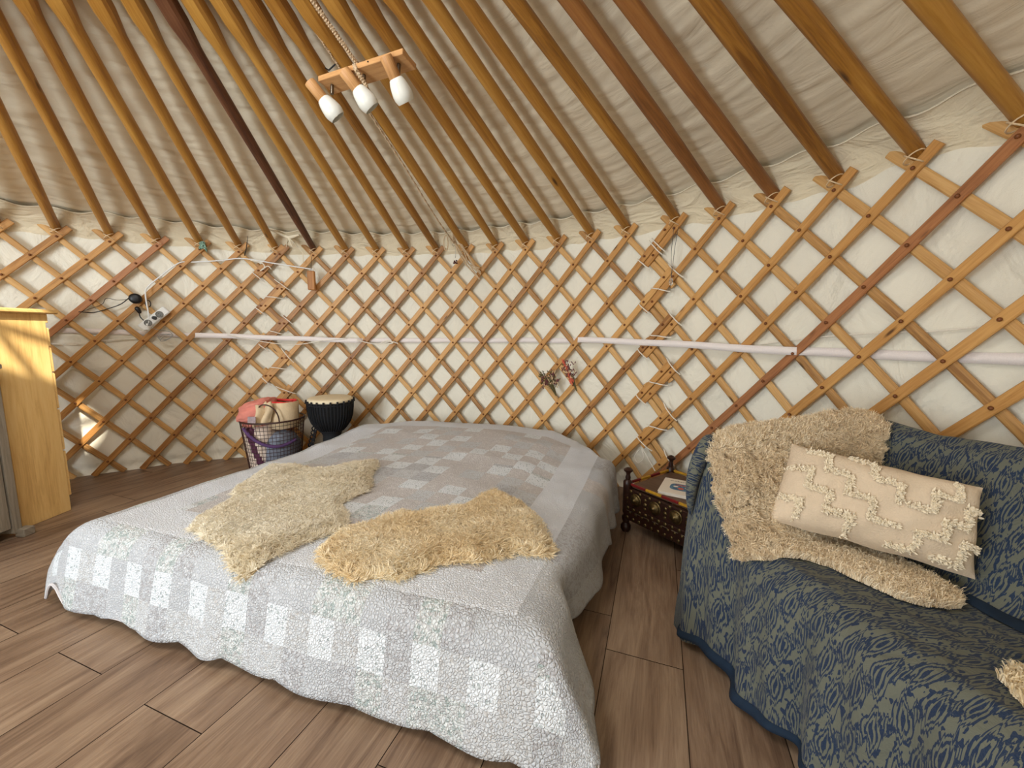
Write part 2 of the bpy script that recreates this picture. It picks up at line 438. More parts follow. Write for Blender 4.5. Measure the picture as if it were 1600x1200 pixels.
# canvas wall -------------------------------------------------------
DOOR = (-2.62, -2.22)       # angular gap of the doorway, behind the camera to the left
GAP_R = (2.55, 2.93)          # unseen wall opening behind the camera to the right, for the area light
def canvas_wall(name, t0, t1, z0=0.0, z1=1.62):
    nu = max(8, int((t1 - t0) * 150)); nv = int((z1 - z0) * 90) + 4
    t = np.linspace(t0, t1, nu)[:, None] + np.zeros((1, nv)); z = np.linspace(z0, z1, nv)[None, :] + np.zeros((nu, 1))
    fold = 0.013 * fbm(t * 14 + 3 * vnoise(z * 2.2, t * 2, 4), z * 1.4, 1, 3) + 0.009 * fbm(t * 30, z * 9, 9, 3)
    diag = 0.011 * np.sin((t * 26 + z * 9 + 5 * vnoise(t * 5, z * 3, 2))) * sstep(.5, .8, vnoise(t * 3.1, z * 1.7, 3))
    foot = -0.02 * np.sin(z * 60 + 3 * vnoise(t * 8, z * 5, 6)) * sstep(.12, .0, z) * .5
    belt = -0.010 * np.exp(-((z - .915) / .02) ** 2)
    R = R0 * (1 - .0123 * (z - .75)) + .040 + fold + diag + foot + belt
    V = np.stack([R * np.sin(t), R * np.cos(t), z], -1).reshape(-1, 3)
    uv = np.stack([t * 2.6, z], -1).reshape(-1, 2)
    o = mesh(name, V, grid_faces(nu, nv)[:, ::-1], M['canvas_wall'], uv=uv); o['kind'] = 'structure'
    return o
canvas_wall('wall_back', -1.25, 1.75)
canvas_wall('wall_left', DOOR[1], -1.25)
canvas_wall('wall_right', 1.75, GAP_R[0])
canvas_wall('wall_front', GAP_R[1] - 0.0, 2 * PI + DOOR[0])
canvas_wall('trim_1', GAP_R[0], GAP_R[1], 0.0, 0.75)
canvas_wall('trim_2', GAP_R[0], GAP_R[1], 1.45, 1.62)
canvas_wall('trim_3', DOOR[0], DOOR[1], 1.5, 1.62)

# roof canvas -------------------------------------------------------
TAN = .4095
RC = 0.55                                    # radius of the crown opening
def roof_z(R): return 1.575 + (R0 - R) * TAN
def build_roof():
    nu, nv = 1500, 200
    t = np.linspace(-PI, PI, nu)[:, None] + np.zeros((1, nv)); q = np.linspace(0, 1, nv)[None, :] + np.zeros((nu, 1))
    R = (R0 + .075) + (RC - (R0 + .075)) * q
    arc = t * R
    phase = (t - T0) / DT
    sag = 0.005 * np.cos(2 * PI * phase) * sstep(0.6, 2.4, R)
    wr = 0.013 * (fbm(t * 7 + 1.4 * R, R * 9 + 1.2 * vnoise(t * 8, R * 2, 7), 11, 2) - .5)
    wr += 0.0055 * (1 - np.abs(2 * vnoise(t * 6 + 1.2 * R, R * 26 + 2 * vnoise(t * 9, R * 3, 3), 17) - 1)) ** 3
    wr += 0.0045 * (fbm(t * 11, R * 48, 21, 2) - .5)
    z = roof_z(R) + .052 + sag + wr
    edge = sstep(.03, 0, q)
    z = z - edge * .015
    V = np.stack([R * np.sin(t), R * np.cos(t), z], -1).reshape(-1, 3)
    uv = np.stack([t * 2.0, R], -1).reshape(-1, 2)
    o = mesh('ceiling', V, grid_faces(nu, nv), M['canvas_roof'], uv=uv); o['kind'] = 'structure'
    # hanging hem of the roof canvas, overlapping the top of the wall canvas, with its stitched cord
    nv = 14
    t = np.linspace(-PI, PI, nu)[:, None] + np.zeros((1, nv)); q = np.linspace(0, 1, nv)[None, :] + np.zeros((nu, 1))
    top = 1.645 + .010 * np.cos(2 * PI * (t - T0) / DT) + .012 * vnoise(t * 9, t * 0, 5)
    bot = 1.500 + .012 * vnoise(t * 12, q * 0, 8)
    z = top + (bot - top) * q
    R = R0 - .100 + .130 * q ** .8 + .006 * fbm(t * 22, q * 3, 31, 2) + .004 * np.sin(t * 90 + 6 * vnoise(t * 6, q * 3, 3)) * q
    V = np.stack([R * np.sin(t), R * np.cos(t), z], -1).reshape(-1, 3)
    uv = np.stack([t * 2.6, z], -1).reshape(-1, 2)
    M['canvas_hem'] = canvas('canvas_hem', (228, 214, 184), 5.0, (1.0, 3.0, 1), 0.9, 0.03)
    o = mesh('trim_4', V, grid_faces(nu, nv)[:, ::-1], M['canvas_hem'], uv=uv); o['kind'] = 'structure'
    P = [(R[i, 0] * math.sin(t[i, 0]), R[i, 0] * math.cos(t[i, 0]), z[i, 0] - .002) for i in range(0, nu - 1, 2)]
    c = MB().tube([Vector(p_) for p_ in P], .0032, 5, closed=True).build('trim_5', M['cream_cloth']); c['kind'] = 'structure'
build_roof()

# unseen canvas ring added over the crown to narrow the sun patch
def crown_sun_mask():
    nu, nv = 64, 12; t = np.linspace(-PI, PI, nu)[:, None] + np.zeros((1, nv)); r = np.linspace(.24, .60, nv)[None, :] + np.zeros((nu, 1))
    z = roof_z(.6) + .075 + .06 * (.60 - r)
    o = mesh('trim_6', np.stack([r * np.sin(t), r * np.cos(t), z], -1).reshape(-1, 3), grid_faces(nu, nv), M['canvas_roof'], uv=np.stack([t, r], -1).reshape(-1, 2)); o['kind'] = 'structure'
crown_sun_mask()
# crown ring --------------------------------------------------------
cr = thing('crown_ring', 'round wooden crown ring at the top of the roof where the poles meet', 'crown ring', (0, 0, roof_z(.6)))
ring = [Vector((.6 * math.sin(a), .6 * math.cos(a), roof_z(.6) - .005)) for a in np.linspace(0, 2 * PI, 60, endpoint=False)]
MB().tube(ring, .04, 10, closed=True).build('rim', M['pole'], cr)
for a in (0.4, 0.4 + PI / 2):
    d = Vector((math.sin(a), math.cos(a), 0)); p0 = Vector((0, 0, roof_z(.6) + .02))
    MB().tube([p0 - d * .58, p0 - d * .3 + Vector((0, 0, .05)), p0 + Vector((0, 0, .07)), p0 + d * .3 + Vector((0, 0, .05)), p0 + d * .58], .02, 8).build('crossbar', M['pole'], cr)

# roof poles --------------------------------------------------------
DTOP = {1: 0.026, 2: 0.008, 3: 0.008, 4: -0.011, 5: 0.022, 6: 0.027, 7: 0.021, 8: 0.008, 9: 0.003, 10: 0.007, 11: 0.004, 12: 0.008, 13: 0.012, 14: 0.008, 15: 0.008, 16: 0.023, 17: 0.021, 18: 0.003, 19: 0.019, 20: 0.026, 21: 0.04, 22: 0.018, 23: 0.032}
POLE_LABEL = {
 0: 'honey-coloured roof pole at the far left edge, its top out of view',
 1: 'roof pole leaving the photo by its left edge, its foot above the pine chest',
 2: 'honey-brown roof pole fifth to the left of the dark-stained pole',
 3: 'honey-brown roof pole fourth to the left of the dark-stained pole',
 4: 'roof pole whose foot carries the knotted coloured rag',
 5: 'honey roof pole with the dark stick tucked in at its foot',
 6: 'honey-brown roof pole directly left of the dark-stained pole',
 7: 'dark-stained brown roof pole, the darkest of all, above the hanging wooden block',
 8: 'honey-brown roof pole directly right of the dark-stained pole',
 9: 'honey-brown roof pole second to the right of the dark-stained pole',
 10: 'roof pole third to the right of the dark-stained pole, passing left of the lamp',
 11: 'honey roof pole passing behind the left end of the wooden lamp board',
 12: 'roof pole with the fibre rope running down along it behind the middle lamp shade',
 13: 'honey roof pole passing behind the right lamp shade',
 14: 'honey roof pole just right of the wooden lamp board',
 15: 'brown roof pole second to the right of the lamp',
 16: 'honey roof pole third to the right of the lamp',
 17: 'honey roof pole fourth to the right of the lamp',
 18: 'roof pole whose foot carries the hanging crystal pendant',
 19: 'reddish roof pole directly right of the one with the crystal pendant',
 20: 'reddish roof pole second to the right of the one with the crystal pendant',
 21: 'thick honey roof pole above the left end of the sofa',
 22: 'thick brown roof pole, second from the right edge of the photo',
 23: 'thickest roof pole, at the upper right corner of the photo'}
def build_pole(c, label):
    P0 = wp(c, -.25, .012); t0 = math.atan2(P0.x, P0.y); Rb = math.hypot(P0.x, P0.y)
    dt = DTOP.get(c, .012)
    def at_r(r, dz=0):
        s = (R0 - r) / 1.6; t = t0 + dt * max(s, 0)
        return Vector((r * math.sin(t), r * math.cos(t), 1.545 + (R0 - r) * TAN + dz))
    a = at_r(Rb + .01); e = at_r(.60); rt = 1.325
    ax = (e - a).normalized(); side = ax.cross(Vector((0, 0, 1))).normalized(); up = side.cross(ax)
    root = thing('roof_pole', label, 'roof pole', a, group='roof poles')
    L = (e - a).length; Lt = L * (Rb - rt) / (Rb - .60)
    rad = (.0255 if c not in (7,) else .024) * random.uniform(.96, 1.05)
    seg = 16; rows = []
    ss = list(np.linspace(0, Lt - .03, 16)) + list(np.linspace(Lt - .015, Lt + .12, 8)) + list(np.linspace(Lt + .16, L, 5))
    b1, b2, ph = random.uniform(-.006, .006), random.uniform(-.004, .004), random.uniform(0, 6)
    V = []; UV = []
    for s_ in ss:
        k = min(max((s_ - Lt) / .10, 0), 1); r = rad * (0.86 + .14 * min(1, s_ / .5))
        r *= 1 + .02 * math.sin(s_ * 9 + ph)
        c0 = a + ax * s_ + side * (b1 * math.sin(PI * s_ / L)) + up * (b2 * math.sin(2 * PI * s_ / L))
        for j in range(seg):
            an = 2 * PI * (j + .5) / seg; x, y = math.cos(an), math.sin(an)
            # square section, wider than the round one (bulges out where the shaping starts)
            hs = rad * 1.20
            mx = max(abs(x), abs(y)); sx, sy = x / mx * hs, y / mx * hs
            lim = hs * 1.22; q = math.hypot(sx, sy)
            if q > lim: sx, sy = sx * lim / q, sy * lim / q
            X = x * r * (1 - k) + sx * k; Y = y * r * (1 - k) + sy * k
            V.append(c0 + side * X + up * Y); UV.append((s_, an * .026))
    F = []
    n = len(ss)
    for i in range(n - 1):
        for j in range(seg): F.append((i * seg + j, i * seg + (j + 1) % seg, (i + 1) * seg + (j + 1) % seg, (i + 1) * seg + j))
    F.append(tuple(range(seg))[::-1]); F.append(tuple((n - 1) * seg + j for j in range(seg)))
    mb = MB(); mb.add(V, F, UV)
    mat = M['pole_dark'] if c == 7 else M['pole_red'] if c in (19, 20) else M['pole']
    mb.build('shaft', mat, root, auto=30)
    # twine lashing the foot of the pole to the lattice crotch
    X = wp(c, 0, -.012); rad_dir = Vector((math.sin(t0), math.cos(t0), 0)); tan = Vector((rad_dir.y, -rad_dir.x, 0))
    tw = MB()
    for q in range(2):
        pts = []
        tilt = .5 + .25 * q
        for k in range(14):
            an = 2 * PI * k / 14
            d = tan * math.cos(an) * .0235 + (-rad_dir) * math.sin(an) * .027
            pts.append(X + Vector((0, 0, .028 + .006 * q)) + rad_dir * .006 + d + Vector((0, 0, math.cos(an) * .016 * (1 if q else -1))))
        tw.tube(pts, .0024, 5, closed=True)
    tw.build('tie', M['twine'], root)
for c in range(0, 24): build_pole(c, POLE_LABEL[c])
for c, nm in ((-1, 'roof pole just outside the left edge, over the pine chest'), (24, 'roof pole just outside the right edge, over the sofa back')):
    build_pole(c, nm)

# lattice sections ----------------------------------------------------
def lath(c, r0, r1, sec, front, e0, e1, parent):
    """flat lath bent along the wall: front ones run down to the left, back ones down to the right"""
    sgn = -1 if front else 1
    dr = (0.004 if front else 0.017)
    w = .0345 if front else .033; th_ = .0125
    rr = [r0 - e0] + list(np.arange(math.ceil(r0 - e0 + .3), math.floor(r1 + e1 - .3) + 1, 1.0)) + [r1 + e1]
    rr2 = []
    for i in range(len(rr) - 1): rr2 += [rr[i], (rr[i] + rr[i + 1]) / 2]
    rr2.append(rr[-1])
    jit = random.uniform(-.002, .002); ph = random.uniform(0, 6)
    pts = [wp(c + sgn * r / 2, r, dr + jit * .5 + .0015 * math.sin(r + ph), sec) for r in rr2]
    V = []; UV = []; L = 0
    prof = [(-.5, .5), (-.36, .5), (.36, .5), (.5, .5), (.5, -.2), (.4, -.5), (-.4, -.5), (-.5, -.2)] if front else \
           [(-.5, .1), (-.34, .42), (0, .56), (.34, .42), (.5, .1), (.5, -.3), (0, -.5), (-.5, -.3)]
    # (side, inward)
    if front: prof = [(-.5, .28), (-.42, .5), (.42, .5), (.5, .28), (.5, -.28), (.42, -.5), (-.42, -.5), (-.5, -.28)]
    K = len(prof)
    for i, p_ in enumerate(pts):
        t = (pts[min(i + 1, len(pts) - 1)] - pts[max(i - 1, 0)]).normalized()
        inn = -Vector((p_.x, p_.y, 0)).normalized(); sd = t.cross(inn).normalized(); inn = sd.cross(t)
        if i: L += (p_ - pts[i - 1]).length
        ww = w * (1 + .03 * math.sin(i * 1.7 + ph))
        for (a_, b_) in prof:
            V.append(p_ + sd * a_ * ww + inn * b_ * th_); UV.append((L, a_ * .034 + b_ * .012))
    F = []
    for i in range(len(pts) - 1):
        for j in range(K): F.append((i * K + j, (i + 1) * K + j, (i + 1) * K + (j + 1) % K, i * K + (j + 1) % K))
    F.append(tuple(range(K))); F.append(tuple((len(pts) - 1) * K + j for j in range(K))[::-1])
    mb = MB(); mb.add(V, F, UV)
    rnd = random.random()
    mat = M['lath_front'] if front else M['lath_back']
    if front and sec == 2 and c in (23,): mat = M['lath_red']
    if front and sec == 0 and c == 3: mat = M['lath_red']
    return mb.build('lath', mat, parent, auto=25)
rv_mb = MB().lathe([(.0001, -.002), (.0062, -.002), (.0068, .0005), (.005, .0035), (.0018, .0052), (.0001, .0055)], (0, 0, 0), 8, flatcap=False)
def section(sec, a, b_, label, end_l=True, end_r=True):
    mid = (max(a, 0) + min(b_, 24)) / 2
    root = thing('lattice_panel', label, 'lattice wall', wp(mid, 11.6, 0, sec), group='lattice wall panels')
    nodes = set(); laths = 0
    for c in range(int(a) - 1, int(b_) + 8):
        # front: x = c - r/2 in [a,b]
        lo = max(0, 2 * (c - b_)); hi = min(11, 2 * (c - a))
        lo = math.ceil(lo - 1e-6); hi = math.floor(hi + 1e-6)
        if hi > lo:
            lath(c, lo, hi, sec, True, .50 if lo == 0 else .38, .62 if hi == 11 else .4, root); laths += 1
            for r in range(lo, hi + 1): nodes.add((c - r / 2, r))
    for c in range(int(a) - 7, int(b_) + 1):
        lo = max(0, 2 * (a - c)); hi = min(11, 2 * (b_ - c)); lo = math.ceil(lo - 1e-6); hi = math.floor(hi + 1e-6)
        if hi > lo:
            lath(c, lo, hi, sec, False, .66 if lo == 0 else .38, .62 if hi == 11 else .4, root); laths += 1
    nodes = sorted(nodes, key=lambda n_: (wp(n_[0], n_[1], 0, sec) - CAM).length)
    proto = None; rest = MB(); cnt = 0
    for (x, r) in nodes:
        if x < -2.5 or x > 26: continue
        p_ = wp(x, r, -.0085, sec); inn = -Vector((p_.x, p_.y, 0)).normalized()
        rm = inn.to_track_quat('Z', 'Y').to_matrix()
        if cnt < 96:
            if proto is None:
                o = mesh('rivet', rv_mb.V, rv_mb.F, M['rivet']); proto = o
            else:
                o = proto.copy(); COL.objects.link(o)
            o.parent = root
            o.matrix_parent_inverse = Matrix.Translation(root.location).inverted()
            mm = rm.to_4x4(); mm.translation = p_; o.matrix_basis = mm
        else:
            rest.add([rm @ Vector(v) + p_ for v in rv_mb.V], rv_mb.F)
        cnt += 1
    if rest.V: rest.build('rivet', M['rivet'], root, kind='stuff')
    return root
random.seed(11)
section(0, -4, 6, 'left wooden lattice panel of the wall, behind the pine chest and power strip')
section(1, 5.5, 18, 'middle wooden lattice panel of the wall, between the two laced seams, behind the bed')
section(2, 17.5, 27, 'right wooden lattice panel of the wall, behind the sofa and side table')
#PART2
# ------------------------------------------------------------------ bed
EU = np.array([.951, -.309]); EV = np.array([.309, .951])
def uvw(u, v, z): return np.stack([u * EU[0] + v * EV[0], u * EU[1] + v * EV[1], z + 0 * u], -1)
SL, SR, V0 = -.585, .965, .765
def vback(s): return np.interp(s, [-.75, -.6, -.35, -.1, .36, .66, .85, 1.0, 1.1], [2.05, 2.16, 2.34, 2.43, 2.47, 2.42, 2.24, 2.02, 1.9])
def ztop(u, v):
    z = .287 + .036 * sstep(1.5, 2.4, v)
    z = z + .014 * (fbm(u * 3.1, v * 3.1, 41, 2) - .5) + .008 * (fbm(u * 9, v * 9, 43, 2) - .5)
    z = z - .010 * np.abs(np.sin(v * 9 + u * 2 + 2 * vnoise(u * 3, v * 3, 45))) * sstep(.7, 1.6, v) * .6
    return z
def bend(e, phi, r):
    """a strip of cloth of length e over a rounded edge: (outward, downward)"""
    e = np.maximum(e, 0); a = np.minimum(e, r); k = phi / r
    o = np.sin(k * a) / k + np.maximum(e - r, 0) * np.cos(phi); d = (1 - np.cos(k * a)) / k + np.maximum(e - r, 0) * np.sin(phi)
    return o, d
def quilt_pos(s, t, off=0.0):
    """cloth coordinates (metres) -> world; t in 0..TT over the top, negative down the front"""
    TT = 1.68
    es_r = np.maximum(s - SR, 0); es_l = np.maximum(SL - s, 0); ef = np.maximum(-t, 0); eb = np.maximum(t - TT, 0)
    tc = np.clip(t, 0, TT); sc = np.clip(s, SL, SR)
    srr = SR + .055 * tc / TT
    u = SL + (sc - SL) * (srr - SL) / (SR - SL)
    v = V0 + tc * (vback(u) - V0) / TT
    z0 = ztop(u, v)
    ruf = np.sin(v * 30 + 1.5 * np.sin(v * 7)) * .5 + .5
    near = sstep(1.05, .80, v)
    phr = 1.36 + .10 * ruf - .25 * near * 1
    orr, dr_ = bend(es_r, phr, .09)
    orr = orr + es_r * (.16 * (ruf - .45)) + .10 * es_r * np.exp(-((v - .80) / .07) ** 2) - .40 * es_r * np.exp(-((v - 1.0) / .10) ** 2)
    phl = .80 + .50 * sstep(.8, 1.5, v)
    ol, dl = bend(es_l, phl, .10)
    off_, df = bend(ef, 1.36, .10)
    fold = np.sin(s * 17 + 2 * np.sin(s * 5)) * .5
    off_ = off_ + ef * .05 * fold
    ob, db = bend(eb, 1.40, .08)
    ds = dr_ + dl; dt = df + db
    down = (ds ** 2.6 + dt ** 2.6) ** (1 / 2.6)
    cr = np.minimum(es_r, ef) / .3
    u = u + orr - ol * (1 - .25 * np.minimum(ef, .3) / .3) + .05 * cr
    v = v - off_ - .10 * np.minimum(es_l, ef) * 0 + ob - .02 * cr
    z = z0 - down
    # the lifted arch of the hem by the left front corner
    arch = np.exp(-((es_l - .15) / .10) ** 2) * sstep(.18, .30, ef)
    arch2 = np.exp(-((s + .36) / .09) ** 2) * sstep(.2, .31, ef) * .35
    floor_ = .010 + .085 * arch + .045 * arch2
    z = np.where(z < floor_, floor_ + (z - floor_) * 0.04, z)
    z = np.maximum(z, .006)
    P = uvw(u, v, z)
    q = (fbm(s * 20, t * 20, 47, 2) - .5) * .010 * (np.minimum(es_r + es_l + ef + eb, .1) / .1)
    P[..., 2] += np.abs(q) * .4
    # keep the cloth inside the lattice
    R = np.hypot(P[..., 0], P[..., 1]); k = np.minimum(1, 2.565 / R)
    P[..., 0] *= k; P[..., 1] *= k
    return P
def build_quilt():
    st = .0125
    ns = int((SR - SL + .30 + .25) / st); nt_ = int((1.68 + .31 + .24) / st)
    s = np.linspace(SL - .30, SR + .25, ns + 1)[:, None] + np.zeros((1, nt_ + 1))
    t = np.linspace(-.31, 1.68 + .24, nt_ + 1)[None, :] + np.zeros((ns + 1, 1))
    # scalloped hem: pull the outermost band in
    def scal(x): return (.013 + .006 * np.sin(x * 7)) * (1 - np.abs(np.sin(PI * x / .205 + .4 * np.sin(x * 5))) ** .9)
    kf = sstep(-.20, -.31, t); t2 = t + kf * scal(s + .08)
    kr = sstep(SR + .14, SR + .25, s); s2 = s - kr * scal(t + .02)
    kl = sstep(SL - .19, SL - .30, s); s2 = s2 + kl * scal(t)
    a_ = np.maximum(s2 - SR, 0) / .25; b_ = np.maximum(-t2, 0) / .31      # rounded corner by the sofa
    rr = np.maximum(1, (a_ ** 3 + b_ ** 3) ** (1 / 3.0)); s2 = np.where(a_ > 0, SR + (s2 - SR) / rr, s2); t2 = np.where(b_ > 0, np.where(a_ > 0, t2 / rr, t2), t2)
    P = quilt_pos(s2, t2)
    F = grid_faces(ns + 1, nt_ + 1)
    uv = np.stack([s, t], -1).reshape(-1, 2)
    cs = (s[:-1, :-1] + s[1:, 1:]) / 2; ct = (t[:-1, :-1] + t[1:, 1:]) / 2
    rs = np.random.RandomState(5); H = rs.rand(400, 400)
    mi = np.zeros(cs.shape, int)
    # 0 white band, 1 plain grey, 2 green floral, 3 grey print, 4 white sprig, 5 pale print, 6 taupe print
    fr = .012; bw = .15
    inS = np.minimum(cs - SL, SR - .03 - cs); inT = np.minimum(ct - 0.0, 1.68 - ct) + fr
    ed = np.minimum(inS + fr * 0, inT)
    border = ed < 0
    a = np.where(inT < inS, cs, ct); bdep = -ed
    col = np.floor((a + 5) / .075).astype(int); row = np.floor(bdep / .098).astype(int)
    for i in range(cs.shape[0]):
        for j in range(cs.shape[1]):
            if border[i, j]:
                c, r = col[i, j], row[i, j]; h = H[c % 400, (r * 7 + (3 if inT[i, j] < inS[i, j] else 90)) % 400]
                if inT[i, j] >= inS[i, j] and cs[i, j] > 0:     # right border: larger grey pieces
                    c2 = int((ct[i, j] + 5) / .19); k = (5, 1, 3, 1, 6, 3)[int(H[c2, 11] * 6)]
                    if r == 2: k = 5
                elif r <= 0: k = (2, 3, 1, 1)[c % 4] if (c // 4) % 3 else (2, 2, 1, 3)[c % 4]
                elif r == 1: k = 4 if c % 2 == 0 else (3, 5, 1)[int(h * 3)]
                elif r == 2: k = (2, 5, 1, 5, 3)[int(h * 5)]
                else: k = (5, 1, 5)[int(h * 3)]
                mi[i, j] = k
            elif ed[i, j] < bw: mi[i, j] = 0
            else:
                c = int((cs[i, j] + 5) / .098); r = int((ct[i, j] + 5) / .098); h = H[c % 400, (r + 200) % 400]
                if (c + r) % 2 == 0: mi[i, j] = 4 if h < .45 else (5 if h < .8 else 6)
                else: mi[i, j] = 6 if h < .6 else (3 if h < .85 else 2)
                if ct[i, j] > 1.0 and (c + r) % 2: mi[i, j] = 6
    def qmat(name, base, ink=None, scale=60, lo=.5, hi=.56, kind='noise', ink2=None):
        mt, nt, b = nodes_of(name); N = NT(nt)
        uvn = N.n('ShaderNodeUVMap').outputs[0]
        wob = N.n('ShaderNodeMix', data_type='VECTOR'); wob.inputs[0].default_value = .012
        N.l(uvn, wob.inputs[4]); N.l(N.noise(uvn, 30, 2, 0.5, 0, 1), wob.inputs[5])
        ce = N.vor(wob.outputs[1], 125, 'DISTANCE_TO_EDGE'); c2 = N.noise(uvn, 90, 3, .6)
        h = N.math('ADD', N.math('MULTIPLY', N.ramp(ce, [(0.0, g(0)), (.22, g(1))]), 1.0), N.math('MULTIPLY', c2, .5))
        N.l(N.bump(h, .8, .0036), b.inputs['Normal'])
        col = lin(base)
        if ink:
            if kind == 'noise': f_ = N.noise(uvn, scale, 3, .6, 1.0)
            else: f_ = N.math('SUBTRACT', 1.0, N.vor(uvn, scale))
            m1 = N.ramp(f_, [(lo, g(0)), (hi, g(1))]); col = N.mix(N.math('MULTIPLY', m1, .75), col, lin(ink))
            if ink2:
                m2 = N.ramp(N.noise(N.mapping(uvn, loc=(3, 5, 0)), scale * .7, 3, .6, 1.2), [(lo + .02, g(0)), (hi + .02, g(1))]); col = N.mix(N.math('MULTIPLY', m2, .7), col, lin(ink2))
            N.l(col, b.inputs['Base Color'])
        else: b.inputs['Base Color'].default_value = col
        b.inputs['Roughness'].default_value = .88; b.inputs['Specular IOR Level'].default_value = .25
        b.inputs['Sheen Weight'].default_value = .1
        return mt
    mats = [qmat('quilt_white', (219, 221, 225)), qmat('quilt_plain_grey', (191, 192, 194)),
            qmat('quilt_floral', (210, 212, 210), (146, 160, 156), 75, ink2=(184, 180, 178)), qmat('quilt_grey_print', (193, 194, 196), (166, 162, 162), 80, .5, .54),
            qmat('quilt_white_sprig', (222, 225, 227), (160, 168, 168), 70, .70, .76, 'vor'), qmat('quilt_pale_print', (201, 202, 203), (184, 180, 176), 75, .52, .58),
            qmat('quilt_taupe_print', (196, 190, 187), (214, 209, 205), 70, .5, .58)]
    root = thing('bed_quilt', 'pale grey and white patchwork quilt with scalloped hem spread over the low bed', 'quilt', (.55, 1.35, .3))
    q = mesh('patchwork', P.reshape(-1, 3), F, None, uv=uv, mats=mats, midx=mi.reshape(-1)); kid(q, root)
    md = q.modifiers.new('thick', 'SOLIDIFY'); md.thickness = .007; md.offset = 1
    # bound hem
    ring = list(P[0, :]) + list(P[1:, -1]) + list(P[-1, -2::-1]) + list(P[-2:0:-1, 0])
    kid(MB().tube([Vector(p_) + Vector((0, 0, .003)) for p_ in ring], .0045, 6, closed=True).build('binding', M['quilt_bind'], root), root)
    return P
M['quilt_bind'] = plain('quilt_binding', (196, 190, 188), .9)
QP = build_quilt()
bed = thing('bed', 'low double bed of dark slats with a mattress, hidden beneath the patchwork quilt', 'bed', tuple(uvw(np.array(.2), np.array(1.5), 0)))
def ubox(mb, u0, u1, v0, v1, z0, z1, bev=.01, mi=0):
    c = uvw(np.array((u0 + u1) / 2), np.array((v0 + v1) / 2), (z0 + z1) / 2)
    return mb.box(c, (u1 - u0, v1 - v0, z1 - z0), rz=math.atan2(EU[1], EU[0]), bev=bev, mi=mi)
ubox(MB(), -.555, .935, .80, 2.0, .10, .262, .05).build('mattress', M['mattress'], bed)
mb = MB()
for k in range(9): ubox(mb, -.53, .91, .82 + k * .13, .90 + k * .13, .08, .099, .003)
mb.build('slats', M['bed_wood'], bed)
for u0 in (-.5, .15, .80): ubox(MB(), u0, u0 + .09, .82, 1.98, 0.0, .079, .004).build('bearer', M['bed_wood'], bed)

# ------------------------------------------------------------------ fleece (sheepskins)
def fleece_mat(name, c0, c1, c2):
    out = []
    for i, c in enumerate((c0, c1, c2)):
        mt, nt, b = nodes_of('%s_%d' % (name, i)); N = NT(nt)
        b.inputs['Base Color'].default_value = lin(c); b.inputs['Roughness'].default_value = .85
        b.inputs['Specular IOR Level'].default_value = .2; b.inputs['Sheen Weight'].default_value = .3
        tr = N.n('ShaderNodeBsdfTranslucent'); tr.inputs[0].default_value = lin(c); mx = N.n('ShaderNodeMixShader'); mx.inputs[0].default_value = .30
        N.l(b.outputs[0], mx.inputs[1]); N.l(tr.outputs[0], mx.inputs[2]); N.l(mx.outputs[0], [x for x in nt.nodes if x.type == 'OUTPUT_MATERIAL'][0].inputs[0])
        out.append(mt)
    return out
def fleece(name, P, Nn, length, width, mats, parent, seed=0, lean=None, curl=.5, tuft=.018, tone=None, stand=0.0):
    """wool locks as tapering ribbons. P roots (n,3), Nn normals (n,3)"""
    rs = np.random.RandomState(seed); n = len(P)
    L = (length * (0.65 + .6 * rs.rand(n)))[:, None]
    # coherent curl direction per tuft
    a = 2 * PI * 2 * vnoise(P[:, 0] / tuft + P[:, 2] * 31, P[:, 1] / tuft + P[:, 2] * 17, seed + 1) + rs.rand(n) * 1.2
    ref = np.where(np.abs(Nn[:, 2:3]) < .9, np.array([[0, 0, 1.0]]), np.array([[1.0, 0, 0]]))
    X = np.cross(Nn, ref); X /= np.linalg.norm(X, axis=1, keepdims=True); Y = np.cross(Nn, X)
    T = X * np.cos(a)[:, None] + Y * np.sin(a)[:, None]
    if lean is not None: T = T * .7 + lean
    b = a + 1.3 + rs.rand(n); T2 = X * np.cos(b)[:, None] + Y * np.sin(b)[:, None]
    T = T * (1 - stand); T2 = T2 * (1 - stand); p0 = P; p1 = P + Nn * L * .45 + T * L * .30 * curl * 2
    p2 = p1 + Nn * L * .28 + T * L * .35 + T2 * L * .15
    p3 = p2 + Nn * L * .05 + T * L * .25 * curl + T2 * L * .38
    side = np.cross(T, Nn) + .3 * rs.randn(n, 3); side /= np.linalg.norm(side, axis=1, keepdims=True)
    w = width
    V = np.stack([p0 - side * w * .5, p0 + side * w * .5, p1 - side * w * .6, p1 + side * w * .6, p2 - side * w * .5, p2 + side * w * .5, p3 - side * w * .15, p3 + side * w * .15], 1).reshape(-1, 3)
    base = (np.arange(n) * 8)[:, None, None]
    F = (base + np.array([[0, 1, 3, 2], [2, 3, 5, 4], [4, 5, 7, 6]])[None]).reshape(-1, 4)
    tn = vnoise(P[:, 0] * 9 + 3, P[:, 1] * 9 + P[:, 2] * 9, seed + 9) * .6 + rs.rand(n) * .55
    if tone is not None: tn = tn + tone
    mi = np.repeat(np.clip((tn * 3 / 1.15).astype(int), 0, 2), 3)
    o = mesh(name, V, F, None, mats=mats, midx=mi, smooth=True)
    kid(o, parent); return o
def inpoly(poly, x, y):
    poly = np.asarray(poly); c = np.zeros(len(x), bool); j = len(poly) - 1
    for i in range(len(poly)):
        xi, yi = poly[i]; xj, yj = poly[j]
        with np.errstate(divide='ignore', invalid='ignore'):
            c ^= ((yi > y) != (yj > y)) & (x < (xj - xi) * (y - yi) / (yj - yi + 1e-12) + xi)
        j = i
    return c
